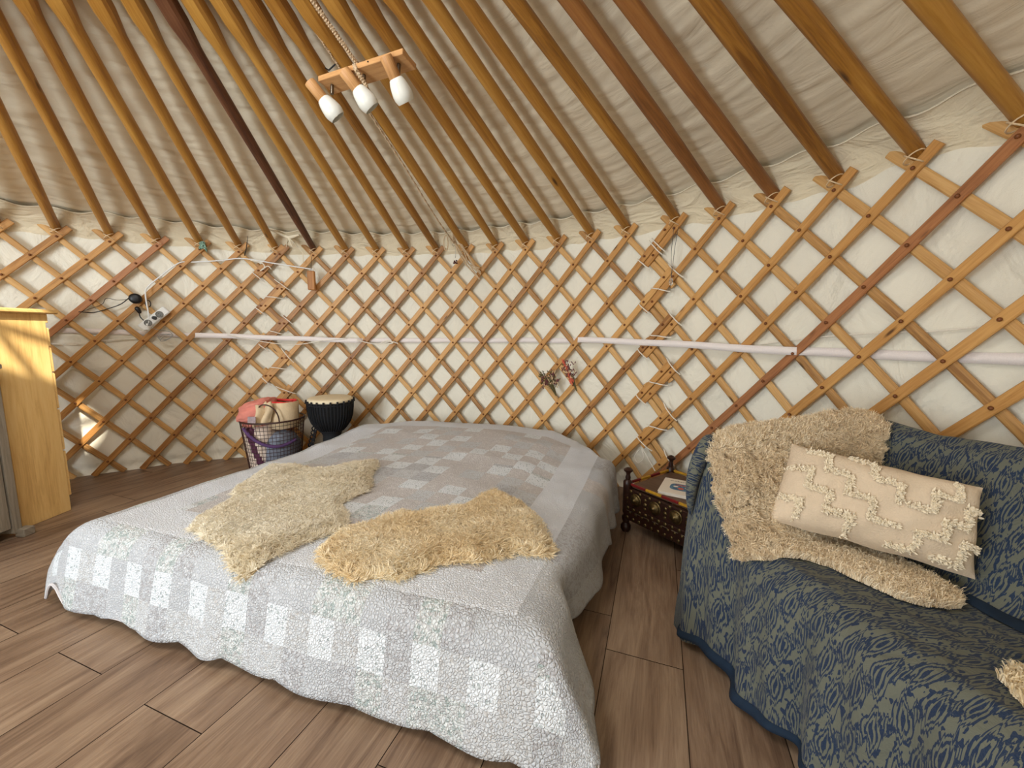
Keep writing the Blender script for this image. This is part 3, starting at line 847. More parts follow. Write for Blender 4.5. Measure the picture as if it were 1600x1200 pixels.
def edge_dist(poly, x, y):
    poly = np.asarray(poly); d = np.full(len(x), 9.0); gx = np.zeros(len(x)); gy = np.zeros(len(x))
    for i in range(len(poly)):
        a = poly[i - 1]; b = poly[i]; ab = b - a; t = np.clip(((x - a[0]) * ab[0] + (y - a[1]) * ab[1]) / (ab @ ab + 1e-12), 0, 1)
        px, py = a[0] + t * ab[0], a[1] + t * ab[1]; dd = np.hypot(x - px, y - py); k = dd < d
        gx[k] = (px - x)[k]; gy[k] = (py - y)[k]; d = np.minimum(d, dd)
    return d, gx / (d + 1e-9), gy / (d + 1e-9)
def bed_surface(u, v):
    e = np.maximum(V0 - v, 0); z = ztop(u, v)
    o, d = bend(np.linspace(0, .2, 60), 1.36, .10)
    z = z - np.interp(e, o, d)
    er = np.maximum(u - (SR + .01), 0); z = z - np.interp(er, o, d)
    return z
def bed_skin(poly, label, mats, seed, dens, length, width, curl=.5, tuft=.02):
    poly = np.array(poly); c = poly.mean(0)
    rs = np.random.RandomState(seed)
    root = thing('sheepskin', label, 'sheepskin', tuple(uvw(np.array(c[0]), np.array(c[1]), .30)), group='sheepskins on the bed')
    # hide: thin draped pad with the animal outline
    ns = 60; lo = poly.min(0) - .01; hi = poly.max(0) + .01
    # resample outline and make concentric rings
    seg = np.vstack([poly, poly[:1]]); dl = np.r_[0, np.cumsum(np.linalg.norm(np.diff(seg, axis=0), axis=1))]
    tt = np.linspace(0, dl[-1], 140, endpoint=False); ol = np.stack([np.interp(tt, dl, seg[:, 0]), np.interp(tt, dl, seg[:, 1])], 1)
    ol += (np.stack([vnoise(tt * 40, tt * 0, seed), vnoise(tt * 40, tt * 0 + 9, seed)], 1) - .5) * .012
    # body grid clipped to the outline
    n = 420000; x = rs.uniform(lo[0], hi[0], n); y = rs.uniform(lo[1], hi[1], n)
    k = inpoly(ol, x, y); x = x[k]; y = y[k]
    area_ = (hi[0] - lo[0]) * (hi[1] - lo[1]) * k.mean(); m_ = min(len(x), int(area_ * dens)); x = x[:m_]; y = y[:m_]
    d, gx, gy = edge_dist(ol, x, y)
    puff = .012 * sstep(0, .05, d) + .010 * (fbm(x * 14, y * 14, seed, 2) - .5)
    z = bed_surface(x, y) + .012 + puff
    P = uvw(x, y, z)
    ek = (1 - sstep(0, .035, d))
    lean2 = (EU[None] * gx[:, None] + EV[None] * gy[:, None]) * ek[:, None] * 1.0
    Nn = np.concatenate([lean2 * .8, np.ones((len(x), 1))], 1); Nn /= np.linalg.norm(Nn, axis=1, keepdims=True)
    fleece('wool', P, Nn, length, width, mats, root, seed, curl=curl, tuft=tuft)
    # hide below the wool
    import mathutils
    bm_pts = [mathutils.Vector((a[0], a[1])) for a in ol]
    gs = .02; xs = np.arange(lo[0], hi[0], gs); ys = np.arange(lo[1], hi[1], gs); X, Y = np.meshgrid(xs, ys)
    X = X.ravel(); Y = Y.ravel(); kk = inpoly(ol, X, Y); d2, _, _ = edge_dist(ol, X, Y); kk &= d2 > .008
    pts2 = [mathutils.Vector((a, b)) for a, b in zip(X[kk], Y[kk])]
    allp = bm_pts + pts2; nb = len(bm_pts)
    co, ed, fc, _, _, _ = mathutils.geometry.delaunay_2d_cdt(allp, [(i, (i + 1) % nb) for i in range(nb)], [], 1, 1e-5)
    cu = np.array([c_.x for c_ in co]); cv = np.array([c_.y for c_ in co])
    d3, _, _ = edge_dist(ol, cu, cv); rim = sstep(0, .03, d3)
    zz = bed_surface(cu, cv) + .011 + .014 * rim
    o = mesh('hide', uvw(cu, cv, zz), [tuple(f_) for f_ in fc], M['felt_base']); kid(o, root)
    md = o.modifiers.new('thick', 'SOLIDIFY'); md.thickness = .006; md.offset = -1
    return root
S1 = [(-0.065, 1.591), (-0.142, 1.542), (-0.189, 1.461), (-0.234, 1.385), (-0.423, 1.399), (-0.508, 1.348), (-0.435, 1.204), (-0.393, 1.098), (-0.287, 0.996), (-0.28, 0.936), (-0.249, 0.837), (-0.21, 0.8), (-0.104, 0.768), (0.011, 0.746), (0.094, 0.699), (0.161, 0.698), (0.185, 0.749), (0.196, 0.829), (0.223, 0.904), (0.251, 0.975), (0.204, 1.048), (0.117, 1.105), (0.113, 1.169), (0.119, 1.278), (0.026, 1.412), (-0.02, 1.521)]
S2 = [(0.644, 1.411), (0.61, 1.357), (0.587, 1.251), (0.537, 1.192), (0.457, 1.124), (0.378, 1.103), (0.357, 1.057), (0.311, 0.981), (0.276, 0.945), (0.292, 0.871), (0.298, 0.825), (0.354, 0.778), (0.42, 0.754), (0.476, 0.739), (0.543, 0.771), (0.62, 0.804), (0.649, 0.856), (0.682, 0.908), (0.749, 0.917), (0.786, 0.948), (0.844, 1.013), (0.919, 1.031), (0.967, 1.044), (0.907, 1.163), (0.852, 1.245), (0.762, 1.343), (0.699, 1.374)]
FM1 = fleece_mat('wool_beige', (238, 226, 200), (245, 235, 212), (250, 243, 226))
FM2 = fleece_mat('wool_golden', (242, 220, 176), (247, 229, 192), (250, 238, 210))
FM3 = fleece_mat('wool_cream', (238, 217, 180), (244, 226, 194), (249, 236, 210))
bed_skin(S1, 'greyish beige sheepskin on the left half of the bed quilt', FM1, 21, 230000, .020, .0016, curl=.6, tuft=.013)
bed_skin(S2, 'golden shaggy sheepskin on the right half of the bed quilt', FM2, 33, 240000, .026, .0017, curl=.6, tuft=.016)

# ------------------------------------------------------------------ sofa
SA = np.array([1.645, .715]); LD = np.array([.17, -.985]); DD = np.array([.985, .17])
def sw(d, l, z): return np.stack([SA[0] + d * DD[0] + l * LD[0], SA[1] + d * DD[1] + l * LD[1], z + 0 * d], -1)
QK = [0, .10, .20, .25, .50, .54, .64, .72, .78, .84, .92, 1.0]
PS_d = [.035, .03, .045, .10, .42, .45, .52, .57, .61, .66, .685, .69]; PS_z = [.015, .20, .37, .405, .375, .40, .56, .66, .685, .64, .30, .03]
PA_d = [.010, .015, .025, .055, .38, .42, .50, .56, .61, .66, .685, .69]; PA_z = [.015, .33, .58, .65, .675, .68, .69, .70, .705, .66, .30, .03]
def _smooth(K, A, q):
    return (np.interp(q, K, A) * 2 + np.interp(q - .012, K, A) + np.interp(q + .012, K, A)) / 4
SLEN = 1.12
def sofa_pos(q, l):
    q = np.asarray(q, float); l = np.asarray(l, float)
    ds, zs = _smooth(QK, PS_d, q), _smooth(QK, PS_z, q); da, za = _smooth(QK, PA_d, q), _smooth(QK, PA_z, q)
    w = sstep(.03, .20, l)
    d = da * (1 - w) + ds * w; z = za * (1 - w) + zs * w
    # outer side of the arm
    o = np.maximum(-l, 0) / .62; fz = 1 - np.clip(o, 0, 1)
    z = np.where(l < 0, .015 + (z - .015) * (1 - np.clip(o * 1.02, 0, 1) ** 1.15), z)
    lc = np.where(l < 0, -.035 * np.sin(np.clip(o, 0, 1) * PI / 2), l)
    top = sstep(.0, -.03, -np.abs(l) * 0)
    bow = .02 * np.sin(np.clip((l - .2) / (SLEN - .2), 0, 1) * PI)
    # ridge swells over the cushions
    z = z + .025 * sstep(.64, .76, q) * sstep(1.0, .86, q) * np.sin(np.clip(l / SLEN, 0, 1) * PI)
    # folds of the throw on the front
    fr = sstep(.26, .05, q) * sstep(-.05, .05, l)
    fold = (.016 * np.sin(l * 27 + 3 * vnoise(l * 4, q * 3, 51)) + .010 * np.sin(l * 61 + q * 9)) * fr
    d = d - fold - .035 * sstep(.15, 0, q) * sstep(.1, .4, l) * 0
    sd = sstep(0, -.1, l) * (.012 * np.sin(q * 60 + 2 * vnoise(q * 9, l * 5, 52)))
    lc = lc + sd
    wr = .012 * (fbm(q * 16, l * 9, 53, 3) - .5) + .006 * (fbm(q * 40, l * 22, 54, 2) - .5)
    z = z + wr * sstep(.02, .2, q); z = z + bow * 0
    hem = sstep(.05, 0, q) * (.020 + .016 * np.sin(l * 15 + 1)) * sstep(0, .15, l)
    z = np.maximum(z + hem, .006)
    P = sw(d, lc, z)
    R = np.hypot(P[..., 0], P[..., 1]); k = np.minimum(1, 2.57 / R); P[..., 0] *= k; P[..., 1] *= k
    return P
def build_cover():
    nq, nl = 260, 230
    q = np.linspace(0, 1, nq)[:, None] + np.zeros((1, nl)); l = np.linspace(-.62, SLEN, nl)[None, :] + np.zeros((nq, 1))
    P = sofa_pos(q, l)
    arc = np.zeros((nq, nl)); ref = P[:, nl // 2 + 30]; aa = np.r_[0, np.cumsum(np.linalg.norm(np.diff(ref, axis=0), axis=1))]
    arc[:] = aa[:, None]
    uv = np.stack([l, arc], -1).reshape(-1, 2)
    mt, nt, b = nodes_of('ikat_cotton'); N = NT(nt)
    uvn = N.n('ShaderNodeUVMap').outputs[0]; sp = N.n('ShaderNodeSeparateXYZ'); N.l(uvn, sp.inputs[0])
    jag = N.noise(N.mapping(uvn, (210, 9, 1)), 1.0, 2, .6); jg = N.math('MULTIPLY', N.math('SUBTRACT', jag, .5), .060)
    wob = N.noise(uvn, 9, 2, .5); wb = N.math('MULTIPLY', N.math('SUBTRACT', wob, .5), .035)
    x = N.math('ADD', sp.outputs[0], wb); y = N.math('ADD', N.math('ADD', sp.outputs[1], jg), N.math('MULTIPLY', wb, .7))
    def cell(wx, wy, ox, oy):
        cx = N.math('DIVIDE', N.math('ADD', x, ox), wx); ci = N.math('FLOOR', cx)
        st = N.math('MULTIPLY', N.math('MODULO', N.math('ADD', ci, 100), 2), .5)
        cy = N.math('ADD', N.math('DIVIDE', N.math('ADD', y, oy), wy), st)
        fx = N.math('SUBTRACT', N.math('SUBTRACT', cx, ci), .5); fy = N.math('SUBTRACT', N.math('FRACT', cy), .5)
        return fx, fy, cy
    fx, fy, cy = cell(.033, .104, 5, 5)
    ax = N.math('ABSOLUTE', fx); ay = N.math('ABSOLUTE', fy)
    # long lens: nested outlines
    d1 = N.math('ADD', N.math('MULTIPLY', ax, 1.25), N.math('MULTIPLY', N.math('POWER', ay, 1.6), 1.9))
    ring = N.math('SINE', N.math('MULTIPLY', d1, 2 * PI * 4.1))
    inside = N.math('LESS_THAN', d1, .60)
    r1 = N.math('MULTIPLY', N.math('GREATER_THAN', ring, .05), inside)
    core = N.math('LESS_THAN', d1, .13)
    # small hatched hexagon between the lenses
    fx2, fy2, _ = cell(.033, .104, 5.0165, 5.026)
    d2 = N.math('ADD', N.math('MULTIPLY', N.math('ABSOLUTE', fx2), 1.0), N.math('MULTIPLY', N.math('ABSOLUTE', fy2), 1.7))
    hat = N.math('GREATER_THAN', N.math('SINE', N.math('MULTIPLY', N.math('ADD', fx2, N.math('MULTIPLY', fy2, .5)), 50)), .1)
    hx = N.math('LESS_THAN', d2, .26); hr = N.math('MULTIPLY', N.math('LESS_THAN', d2, .36), N.math('GREATER_THAN', d2, .27))
    r2 = N.math('MAXIMUM', N.math('MULTIPLY', hat, hx), hr)
    free = N.math('SUBTRACT', 1.0, inside)
    dots = N.math('GREATER_THAN', N.noise(N.mapping(uvn, (120, 50, 1)), 1.0, 1, .5), .60)
    f_ = N.math('MAXIMUM', N.math('MAXIMUM', r1, core), N.math('MAXIMUM', N.math('MULTIPLY', r2, N.math('GREATER_THAN', d1, .30)), N.math('MULTIPLY', dots, free)))
    soft = N.noise(uvn, 400, 2, .5)
    f_ = N.math('MULTIPLY', f_, N.math('ADD', .72, N.math('MULTIPLY', soft, .4)), clamp=True)
    tone = N.noise(uvn, 3, 2, .5)
    nav = N.mix(tone, lin((26, 36, 62)), lin((30, 50, 76)))
    c = N.mix(f_, lin((98, 99, 87)), nav)
    N.l(c, b.inputs['Base Color']); b.inputs['Roughness'].default_value = .9; b.inputs['Specular IOR Level'].default_value = .15
    b.inputs['Sheen Weight'].default_value = .08
    cre = N.noise(uvn, 14, 4, .6, 1.0)
    N.l(N.bump(N.math('ADD', cre, N.math('MULTIPLY', soft, .06)), .5, .016), b.inputs['Normal'])
    root = thing('sofa_throw', 'navy and grey-green ikat patterned throw covering the whole sofa down to the floor', 'throw blanket', tuple(sw(np.array(.35), np.array(.5), .4)))
    o = mesh('throw_cloth', P.reshape(-1, 3), grid_faces(nq, nl), mt, uv=uv); kid(o, root)
    md = o.modifiers.new('thick', 'SOLIDIFY'); md.thickness = .004; md.offset = 0
    # navy underside strip along the front hem
    w = MB(); ls = np.linspace(-.1, SLEN, 140)
    top = sofa_pos(np.full(140, .012), ls); bot = top.copy()
    nrm = np.array([-DD[0], -DD[1]])
    V = []; k = .008 + .004 * np.sin(ls * 9)
    for i in range(140):
        a = top[i]; kk = max(k[i], .006)
        V += [a + np.array([nrm[0] * .004, nrm[1] * .004, .006]), a + np.array([nrm[0] * .012, nrm[1] * .012, -.004]), (a[0] + nrm[0] * kk * 1.5, a[1] + nrm[1] * kk * 1.5, max(.003, a[2] - kk * 1.5)), (a[0] - nrm[0] * .004, a[1] - nrm[1] * .004, max(.002, a[2] - kk * 1.8))]
    V = np.array(V); kid(mesh('hem_binding', V, grid_faces(140, 4), M['navy']), root)
    # navy strip in the crease between seat and back
    ls = np.linspace(.36, SLEN, 90); V = []
    for i, l_ in enumerate(ls):
        f = min(1, (l_ - .36) / .25)
        a = sofa_pos(.495 - .03 * f, l_); b2 = sofa_pos(.515, l_)
        V += [a + np.array([0, 0, .005]), (a + b2) / 2 + np.array([0, 0, .009]), b2 + np.array([0, 0, .006])]
    kid(mesh('crease_binding', np.array(V), grid_faces(90, 3), M['navy']), root)
    # knotted corner tuft at the front of the arm
    pts = [sofa_pos(.26, .0), sofa_pos(.26, .0) + np.array([-.02, -.02, .012]), sofa_pos(.24, .0) + np.array([-.035, -.03, -.03]), sofa_pos(.2, .0) + np.array([-.035, -.03, -.06]), sofa_pos(.17, .0) + np.array([-.01, -.01, -.09])]
    tb = MB().tube([Vector(p_) for p_ in pts], [.012, .020, .022, .015, .006], 12, flat=1.2)
    ob = mesh('gathered_corner', tb.V, tb.F, mt, uv=np.array(tb.UV) * 1.0); kid(ob, root)
    md = ob.modifiers.new('sub', 'SUBSURF'); md.levels = 1; md.render_levels = 2
build_cover()
sofa = thing('sofa', 'low upholstered sofa by the right wall, entirely under the ikat throw', 'sofa', tuple(sw(np.array(.35), np.array(.55), 0)))
def sbox(d0, d1, l0, l1, z0, z1, bev): 
    c = sw(np.array((d0 + d1) / 2), np.array((l0 + l1) / 2), (z0 + z1) / 2)
    return MB().box(c, (d1 - d0, l1 - l0, z1 - z0), rz=math.atan2(DD[1], DD[0]), bev=bev)
sbox(.10, .44, .20, 1.10, .06, .335, .03).build('seat', M['mattress'], sofa)
sbox(.53, .62, .06, 1.06, .06, .50, .03).build('backrest', M['mattress'], sofa)
sbox(.08, .46, .01, .06, .06, .56, .02).build('armrest', M['mattress'], sofa)
for d_, l_ in ((.13, .10), (.13, 1.02), (.58, .10), (.56, 1.02)):
    MB().lathe([(.018, 0), (.024, .03), (.026, .062)], sw(np.array(d_), np.array(l_), 0), 12).build('leg', M['bed_wood'], sofa)

def surf_frame(q, l):
    e = .004; P = sofa_pos(q, l); a = sofa_pos(q + e, l) - P; b = sofa_pos(q, l + e) - P
    n = np.cross(a, b); n /= np.linalg.norm(n, axis=-1, keepdims=True) + 1e-9
    cen = sw(np.array(.35), np.array(.5), .25)
    return P, n
def sofa_skin(polys, label, seed, n, length, width, mats, group):
    rs = np.random.RandomState(seed)
    allp = np.vstack([np.array(p) for p in polys]); lo = allp.min(0); hi = allp.max(0)
    q = rs.uniform(lo[0], hi[0], n * 4); l = rs.uniform(lo[1], hi[1], n * 4)
    k = np.zeros(len(q), bool)
    for p in polys: k |= inpoly(p, q, l)
    q, l = q[k], l[k]
    # weight by true area
    P, nn = surf_frame(q, l); e = .004
    a = np.linalg.norm(sofa_pos(q + e, l) - P, axis=1) * np.linalg.norm(sofa_pos(q, l + e) - P, axis=1)
    keep = rs.rand(len(q)) < a / np.percentile(a, 92); P, nn, q, l = P[keep][:n], nn[keep][:n], q[keep][:n], l[keep][:n]
    root = thing('sheepskin', label, 'sheepskin', tuple(P.mean(0)), group=group)
    flip = np.where((nn[:, 2] < 0) & (np.abs(nn[:, 2]) > .3), -1, 1)[:, None]; nn = nn * flip
    # outward: away from the sofa body
    body = sw(np.clip(.25 + 0 * q, .1, .5), np.clip(l + .15, .2, 1), .25 + 0 * q)
    s_ = np.sign(np.sum(nn * (P - body), 1))[:, None]; s_[s_ == 0] = 1
    nn = np.where(np.abs(nn[:, 2:3]) > .3, nn, nn * s_)
    puff = .016 + .012 * (fbm(q * 60, l * 22, seed, 2) - .3)[:, None]
    dmin = np.full(len(q), 0.0)
    for p in polys:
        p2 = np.array(p) * np.array([1.25, 1.0]); ins = inpoly(p, q, l)
        dd, _, _ = edge_dist(p2, q * 1.25, l); dmin = np.maximum(dmin, np.where(ins, dd, 0))
    puff = puff * (.35 + .65 * sstep(0, .04, dmin))[:, None]
    P2 = P + nn * puff
    fleece('wool', P2, nn + .12 * rs.randn(len(nn), 3), length, width, mats, root, seed, curl=.4, tuft=.014, tone=None, stand=.55)
    # hide following the same patch
    for p in polys:
        p = np.array(p); c = p.mean(0); seg = np.vstack([p, p[:1]]); dl = np.r_[0, np.cumsum(np.linalg.norm(np.diff(seg, axis=0), axis=1))]
        tt = np.linspace(0, dl[-1], 80, endpoint=False); ol = np.stack([np.interp(tt, dl, seg[:, 0]), np.interp(tt, dl, seg[:, 1])], 1)
        rings = np.linspace(0.0, 1, 22)[:, None, None]; G = c + (ol[None] - c) * rings
        PP, N2 = surf_frame(G[..., 0], G[..., 1]); fl = np.where(N2[..., 2:3] < -.3, -1, 1); N2 = N2 * fl
        PP = PP + N2 * .009
        F = grid_faces(22, 80); F2 = np.array([[i * 80 + 79, i * 80, (i + 1) * 80, (i + 1) * 80 + 79] for i in range(21)])
        o = mesh('hide', PP.reshape(-1, 3), np.vstack([F, F2]), M['felt_base']); kid(o, root)
    return root
ARMP = [(.30, -.03), (.262, .015), (.215, .05), (.193, .10), (.193, .17), (.235, .235), (.33, .26), (.40, .20), (.50, .17), (.60, .14), (.72, .10), (.74, .03), (.70, -.05), (.5, -.10), (.35, -.12)]
SEATP = [(.25, .10), (.262, .18), (.30, .25), (.322, .28), (.330, .35), (.350, .40), (.39, .432), (.45, .435), (.49, .40), (.49, .25), (.45, .12)]
sofa_skin([ARMP, SEATP], 'cream sheepskin draped over the left arm and seat of the sofa, under the tufted cushion', 61, 210000, .024, .0014, FM3, 'sheepskins on the sofa')
sofa_skin([[(.27, .65), (.30, .600), (.345, .590), (.40, .61), (.44, .68), (.46, .95), (.40, 1.05), (.30, 1.0), (.26, .85)]], 'golden sheepskin on the sofa seat, only its tip showing at the right edge', 71, 26000, .020, .0020, FM2, 'sheepskins on the sofa')

# cushion -------------------------------------------------------------
def cushion():
    BL = Vector((1.790, .590, .462)); BR = Vector((2.145, .400, .418)); TL = Vector((1.905, .672, .648)); TR = Vector((2.165, .430, .618))
    root = thing('cushion', 'oblong sand-coloured cushion with raised tufted zigzag lines, on the sofa sheepskin', 'cushion', (BL + BR) / 2)
    nrm = (BR - BL).cross(TL - BL).normalized()
    if nrm.dot(CAM - BL) < 0: nrm = -nrm
    def pos(x, y, side, h=0.0):
        """x,y in 0..1 ; side +1 front -1 back"""
        p = (BL * (1 - x) + BR * x) * (1 - y) + (TL * (1 - x) + TR * x) * y
        cx, cy = 2 * x - 1, 2 * y - 1
        # pinch sides between the corner ears
        cen = (BL + BR + TL + TR) / 4
        pin = (.05 + .018 * math.sin(x * 19)) * (1 - abs(cx) ** 3) * abs(cy) ** 4 + .03 * (1 - abs(cy) ** 3) * abs(cx) ** 6
        p = p + (cen - p) * pin
        th_ = .060 * max(0, (1 - abs(cx) ** 3.2)) ** .55 * max(0, (1 - abs(cy) ** 2.8)) ** .55
        th_ += .008 * (float(vnoise(x * 9, y * 5, 91)) - .5) * (1 if th_ > .01 else 0)
        return p + nrm * (th_ * side + h * side) + nrm * .018
    n, m_ = 48, 32; V = []; UV = []
    for sd in (1, -1):
        for i in range(n + 1):
            for j in range(m_ + 1):
                V.append(pos(i / n, j / m_, sd)); UV.append((i / n * .45, j / m_ * .25))
    F = [tuple(f_) for f_ in grid_faces(n + 1, m_ + 1)]; o_ = (n + 1) * (m_ + 1)
    F += [tuple(int(x) + o_ for x in f_[::-1]) for f_ in grid_faces(n + 1, m_ + 1)]
    mt = plain('sand_cotton', (204, 184, 158), .95, var=.04, vscale=40, bump=.5, bscale=260)
    o = mesh('cushion_cover', V, F, mt, uv=UV); kid(o, root)
    # tufted stair-step lines
    tb = MB(); rs = random.Random(3)
    def line(pts):
        d = []
        for i in range(len(pts) - 1):
            (x0, y0), (x1, y1) = pts[i], pts[i + 1]; k = max(2, int(math.hypot((x1 - x0) * .45, (y1 - y0) * .25) / .0035))
            for q in range(k):
                t = q / k; d.append((x0 + (x1 - x0) * t, y0 + (y1 - y0) * t))
        d.append(pts[-1])
        for (x, y) in d:
            if not (.015 < x < .985 and .02 < y < .98): continue
            for _ in range(5):
                c = pos(x + rs.uniform(-.016, .016), y + rs.uniform(-.028, .028), 1, .002)
                dr_ = (nrm + Vector((rs.uniform(-1, 1), rs.uniform(-1, 1), rs.uniform(-1, 1))) * .9).normalized()
                L_ = rs.uniform(.007, .011)
                tb.tube([c, c + dr_ * L_ * .5, c + dr_ * L_], [.0024, .0026, .0010], 4, cap=True)
    def stairs(x0, y0, n_, dx, dy):
        P = [(x0, y0)]; x, y = x0, y0
        for i in range(n_):
            x += dx; P.append((x, y)); y += dy; P.append((x, y))
        return P
    # descending steps from the left, meeting rising steps to the right
    line(stairs(.10, .90, 4, .125, -.21) [:-1]); line(stairs(.60, .06, 4, .105, .20))
    line(stairs(.02, .66, 3, .125, -.21)); line(stairs(.34, .93, 2, .125, -.21)); line(stairs(.64, .52, 2, .11, .20))
    line(stairs(.02, .28, 1, .12, -.2)); line(stairs(.80, .06, 2, .10, .22))
    tb.build('tufting', M['tuft'], root)
cushion()

# ------------------------------------------------------------------ side table and book
def side_table():
    O = Vector((1.675, 1.42, 0)); X = Vector((.567, -.823, 0)).normalized(); Y = Vector((.823, .567, 0)).normalized(); Y = (Y - X * X.dot(Y)).normalized()
    W_, D_ = .46, .345; rz = math.atan2(X.y, X.x)
    root = thing('side_table', 'low carved side table with brass studs and painted rails, between bed and sofa', 'side table', O + X * W_ / 2 + Y * D_ / 2)
    def P(x, y, z): return O + X * x + Y * y + Vector((0, 0, z))
    def bx(x0, x1, y0, y1, z0, z1, bev=.003): return MB().box(P((x0 + x1) / 2, (y0 + y1) / 2, (z0 + z1) / 2), (x1 - x0, y1 - y0, z1 - z0), rz=rz, bev=bev)
    bx(.012, W_ - .012, .012, D_ - .012, .222, .238).build('table_top', M['table_wood'], root)
    bx(.0, W_, -.012, .010, .066, .222).build('front_panel', M['dark_wood'], root)
    bx(-.012, .010, 0, D_, .066, .222).build('side_panel', M['dark_wood'], root)
    bx(W_ - .010, W_ + .012, 0, D_, .066, .222).build('side_panel', M['dark_wood'], root)
    bx(0, W_, D_ - .01, D_ + .012, .095, .222).build('back_panel', M['dark_wood'], root)
    bx(.0, W_, -.020, -.004, .070, .140).build('lower_moulding', M['dark_wood'], root)
    for (x, y) in ((0, 0), (W_, 0), (0, D_), (W_, D_)):
        prof = [(.016, 0), (.024, .012), (.024, .03), (.014, .045), (.020, .062), (.020, .075), (.013, .085), (.019, .10), (.021, .235), (.021, .252), (.011, .262), (.013, .272), (.009, .286), (.012, .297), (.021, .304), (.022, .311), (.010, .320), (.002, .323)]
        MB().lathe(prof, P(x, y, 0), 18).build('leg', M['dark_wood'], root, auto=50)
    # painted rails along the edges of the top, red and yellow in turn
    def rail(a, b_, n_, off):
        for k in range(n_):
            p0 = a.lerp(b_, k / n_); p1 = a.lerp(b_, (k + 1) / n_)
            c = (p0 + p1) / 2; d = p1 - p0
            MB().box(c, (d.length - .0005, .010, .012), rz=math.atan2(d.y, d.x), bev=.002).build('painted_rail', M['yellow'] if (k + off) % 2 else M['red'], root)
    rail(P(.02, .0, .243), P(W_ - .02, 0, .243), 5, 0); rail(P(.0, .02, .243), P(0, D_ - .02, .243), 4, 0)
    rail(P(.02, D_, .243), P(W_ - .02, D_, .243), 5, 1); rail(P(W_, .02, .243), P(W_, D_ - .02, .243), 4, 1)
    face = Matrix((X, Vector((0, 0, 1)), -Y)).transposed()     # local z points out of the front (-Y)
    facel = Matrix((Y, Vector((0, 0, 1)), -X)).transposed()
    def dome(x, z, r, side='f'):
        h = r * .55
        prof = [(r, 0), (r * 1.02, .001), (r * .96, h * .3), (r * .75, h * .65), (r * .42, h * .9), (r * .12, h), (.0001, h)]
        if r > .02: prof = [(r, 0), (r * 1.04, .002), (r * .98, .004), (r * .86, .004), (r * .8, h * .55), (r * .5, h * .85), (r * .28, h * .93), (r * .2, h * 1.25), (.0001, h * 1.3)]
        if side == 'f': c = P(x, -.012 if z > .145 else -.020, z); R_m = face
        else: c = P(-.012, x, z); R_m = facel
        MB().lathe(prof, c, 16 if r > .02 else 10, axis=R_m, flatcap=False).build('stud', M['brass'], root, auto=60)
    for k in range(4): dome(.06 + k * .105, .180, .030)
    for k in range(9): dome(.03 + k * .052, .214, .0085)
    for k in range(5): dome(.008 + k * .105, .198, .0075); dome(.008 + k * .105, .176, .010); dome(.008 + k * .105, .156, .0075)
    for k in range(13): dome(.022 + k * .034, .132, .009)
    for k in range(13): dome(.036 + k * .034, .112, .007); dome(.022 + k * .034, .084, .0085)
    for k in range(3): dome(.06 + k * .11, .180, .026, 's')
    for k in range(6): dome(.03 + k * .055, .214, .0075, 's'); dome(.03 + k * .055, .115, .0075, 's')
    # copper wire dashes between the studs
    w = MB()
    for k in range(9): w.tube([P(.02 + k * .048, -.024, .121), P(.052 + k * .048, -.024, .121)], .0018, 5)
    w.build('wire_inlay', M['steel'], root)
side_table()
def book():
    c = Vector((1.907, 1.345, .2385)); X = Vector((.86, -.51, 0)).normalized(); rz = math.atan2(X.y, X.x); Y = Vector((-X.y, X.x, 0))
    root = thing('book', 'white picture book with a blue oval print lying on the low side table', 'book', c)
    MB().box(c + Vector((0, 0, .0125)), (.185, .200, .003), rz=rz, bev=.001).build('cover', M['paper'], root)
    MB().box(c + Vector((0, 0, .0055)), (.180, .196, .009), rz=rz, bev=.001).build('pages', M['paper'], root)
    MB().box(c + Vector((0, 0, .0005)), (.185, .200, .001), rz=rz, bev=.0003).build('back_cover', M['paper'], root)
    def rnd(cx, cy, w, h, mat, name, z, n=28, p=3.5):
        V = [c + X * (cx + w / 2 * math.copysign(abs(math.cos(a)) ** (2 / p), math.cos(a))) + Y * (cy + h / 2 * math.copysign(abs(math.sin(a)) ** (2 / p), math.sin(a))) + Vector((0, 0, z)) for a in np.linspace(0, 2 * PI, n, endpoint=False)]
        kid(mesh(name, V, [tuple(range(n))], mat, smooth=False), root)
    rnd(-.004, -.006, .098, .086, M['teal_print'], 'cover_picture', .0145)
    rnd(-.004, -.024, .026, .026, M['rust_print'], 'cover_picture_detail', .0149, p=2)
    rnd(-.004, .018, .060, .010, M['rust_print'], 'cover_picture_detail', .0149, p=2)
    rnd(-.028, -.004, .022, .018, M['paper'], 'cover_picture_detail', .0149, p=2); rnd(.022, -.004, .022, .018, M['paper'], 'cover_picture_detail', .0149, p=2)
    t = MB(); rs = random.Random(4); x = -.062
    while x < .066:      # line of tiny print above the picture
        wd = rs.uniform(.002, .005); t.box(c + X * (x + wd / 2) + Y * .068 + Vector((0, 0, .0143)), (wd, .007 if rs.random() < .4 else .0045, .0004), rz=rz); x += wd + rs.uniform(.0012, .003)
    x = .05
    while x < .075:
        t.box(c + X * x + Y * -.066 + Vector((0, 0, .0143)), (.0025, .003, .0004), rz=rz); x += .004
    t.build('title_print', M['ink'], root)
book()

